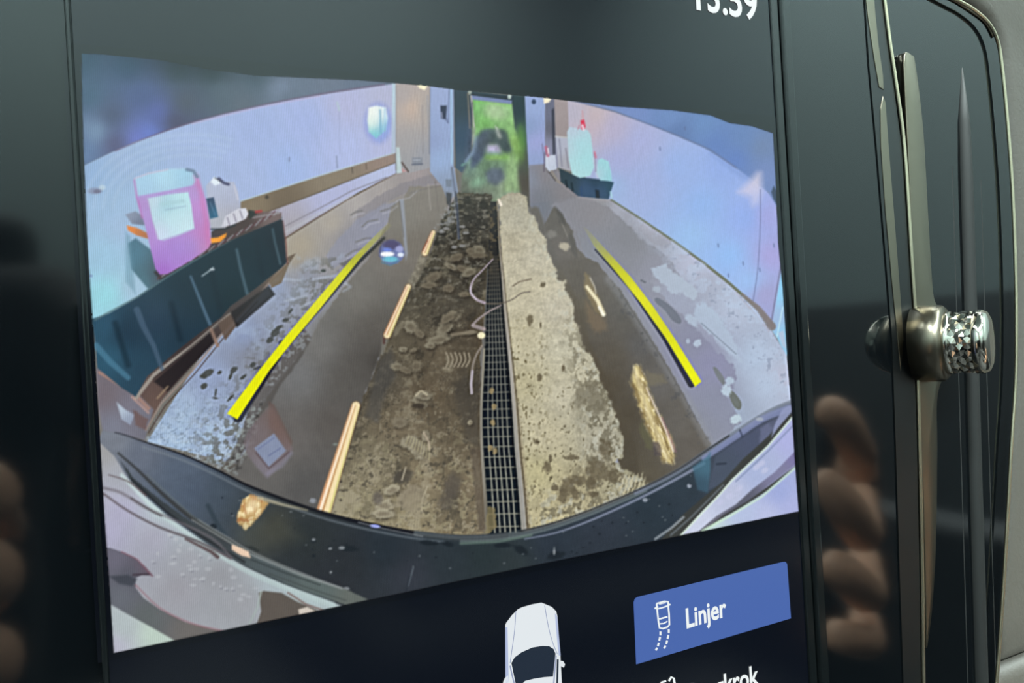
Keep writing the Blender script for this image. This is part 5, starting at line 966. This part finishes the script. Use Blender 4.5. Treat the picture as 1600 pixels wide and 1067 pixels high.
# left hand, closed round the edge of the phone
ZL = .175
wl = virtual(-60, 1080, ZL + .10); palml = virtual(-50, 930, ZL + .055)
elbl = Vector((-.58, -.45, .66)); shol = Vector((-.55, -.86, 1.0))
a = chain(chest, [(shol, .075), (elbl, .052), (elbl.lerp(wl, .6), .042), (wl, .028), (palml, .026)])
for (y, dy, r) in ((772, 30, 8.4), (898, 26, 9.0), (1032, 22, 9.0), (1160, 20, 8.0)):
    chain(a, [(virtual(-26, y + 22, ZL + .045), r / 1000), (virtual(-20, y, ZL + .006), r * 1.08 / 1000), (virtual(-75, y - dy * .2, ZL), r * .95 / 1000), (virtual(-140, y, ZL + .012), r * .8 / 1000)])
chain(a, [(virtual(-70, 800, ZL + .065), .012), (virtual(-90, 740, ZL + .055), .0095), (virtual(-110, 700, ZL + .050), .0075)])
me = bpy.data.meshes.new('person'); me.from_pydata([tuple(p) for p, _ in nodes], edges, [])
po = bpy.data.objects.new('person', me); coll.objects.link(po)
sk = po.modifiers.new('skin', 'SKIN'); sk.use_smooth_shade = True
for i, (p, r) in enumerate(nodes): me.skin_vertices[0].data[i].radius = (r, r)
me.skin_vertices[0].data[0].use_root = True
sb = po.modifiers.new('sub', 'SUBSURF'); sb.levels = 2; sb.render_levels = 2
bpy.context.view_layer.update()
me2 = bpy.data.meshes.new_from_object(po.evaluated_get(bpy.context.evaluated_depsgraph_get()))
bpy.data.objects.remove(po)
me2.name = 'person'; me2.materials.clear()
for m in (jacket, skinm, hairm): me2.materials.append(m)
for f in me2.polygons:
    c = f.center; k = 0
    for w, pm, shade_cut in ((wr, hand_r, .052), (wl, palml, .026)):
        if (c - pm).length < .19 and (c - pm).dot((pm - w).normalized()) > shade_cut: k = 1           # palm stays jacket black, standing for shade between the fingers
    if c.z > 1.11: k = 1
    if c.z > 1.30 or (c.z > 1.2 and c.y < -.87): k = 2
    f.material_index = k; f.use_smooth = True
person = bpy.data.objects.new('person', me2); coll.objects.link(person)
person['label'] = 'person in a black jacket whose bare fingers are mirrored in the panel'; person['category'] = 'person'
for q in fing[0] + fing[3]:
    pass
PRINT_PX = [to_px(virtual(x, y, ZV + dz)) for f in fing for x, y, dz, r in f]
print('right hand direct px', [(int(a), int(b)) for a, b in PRINT_PX])
# phone just behind the lens
ph = root('smartphone', Vector(CAM), 'black smartphone held up to photograph the screen', 'phone')
def cam_box(name, c, s, m, b=.003):
    bm = bmesh.new(); bmesh.ops.create_cube(bm, size=1); bmesh.ops.scale(bm, vec=s, verts=bm.verts)
    bmesh.ops.bevel(bm, geom=bm.edges[:], offset=b, segments=3, profile=.5, affect='EDGES')
    for v in bm.verts: v.co = Vector(CAM + cam_dir(np.array(v.co) + np.array(c)))
    bmesh.ops.recalc_face_normals(bm, faces=bm.faces)
    return from_bm(name, bm, m, ph, True)
cam_box('phone_body', (.055, .018, -.008), (.155, .074, .008), bezelm)
cam_box('camera_bump', (.006, .004, -.0045), (.030, .030, .003), gloss, .001)
# housings of the added strip lamps, out of view on the hall ceiling
diffm = mat('added_lamp_diffuser', (240, 240, 236), .5, emit=(255, 255, 248), estr=6)
for x, y, q in ADDED_LAMPS:
    side_ = 'driver' if x < 0 else 'passenger'
    r = root('added_strip_lamp', (x, y, HALL_H - .09), 'unseen white ceiling strip lamp added on the %s side, %s' % (side_, 'along the rear wall' if q else 'over the car seats' if y < 0 else 'ahead of the dashboard'), 'lamp', 'added hall ceiling lamps')
    rbox('added_lamp_housing', (x, y, HALL_H - .045), (1.66, .2, .09) if q else (.2, 1.66, .09), hallm, r, .012)
    rbox('added_diffuser', (x, y, HALL_H - .095), (1.6, .16, .012) if q else (.16, 1.6, .012), diffm, r, .004)
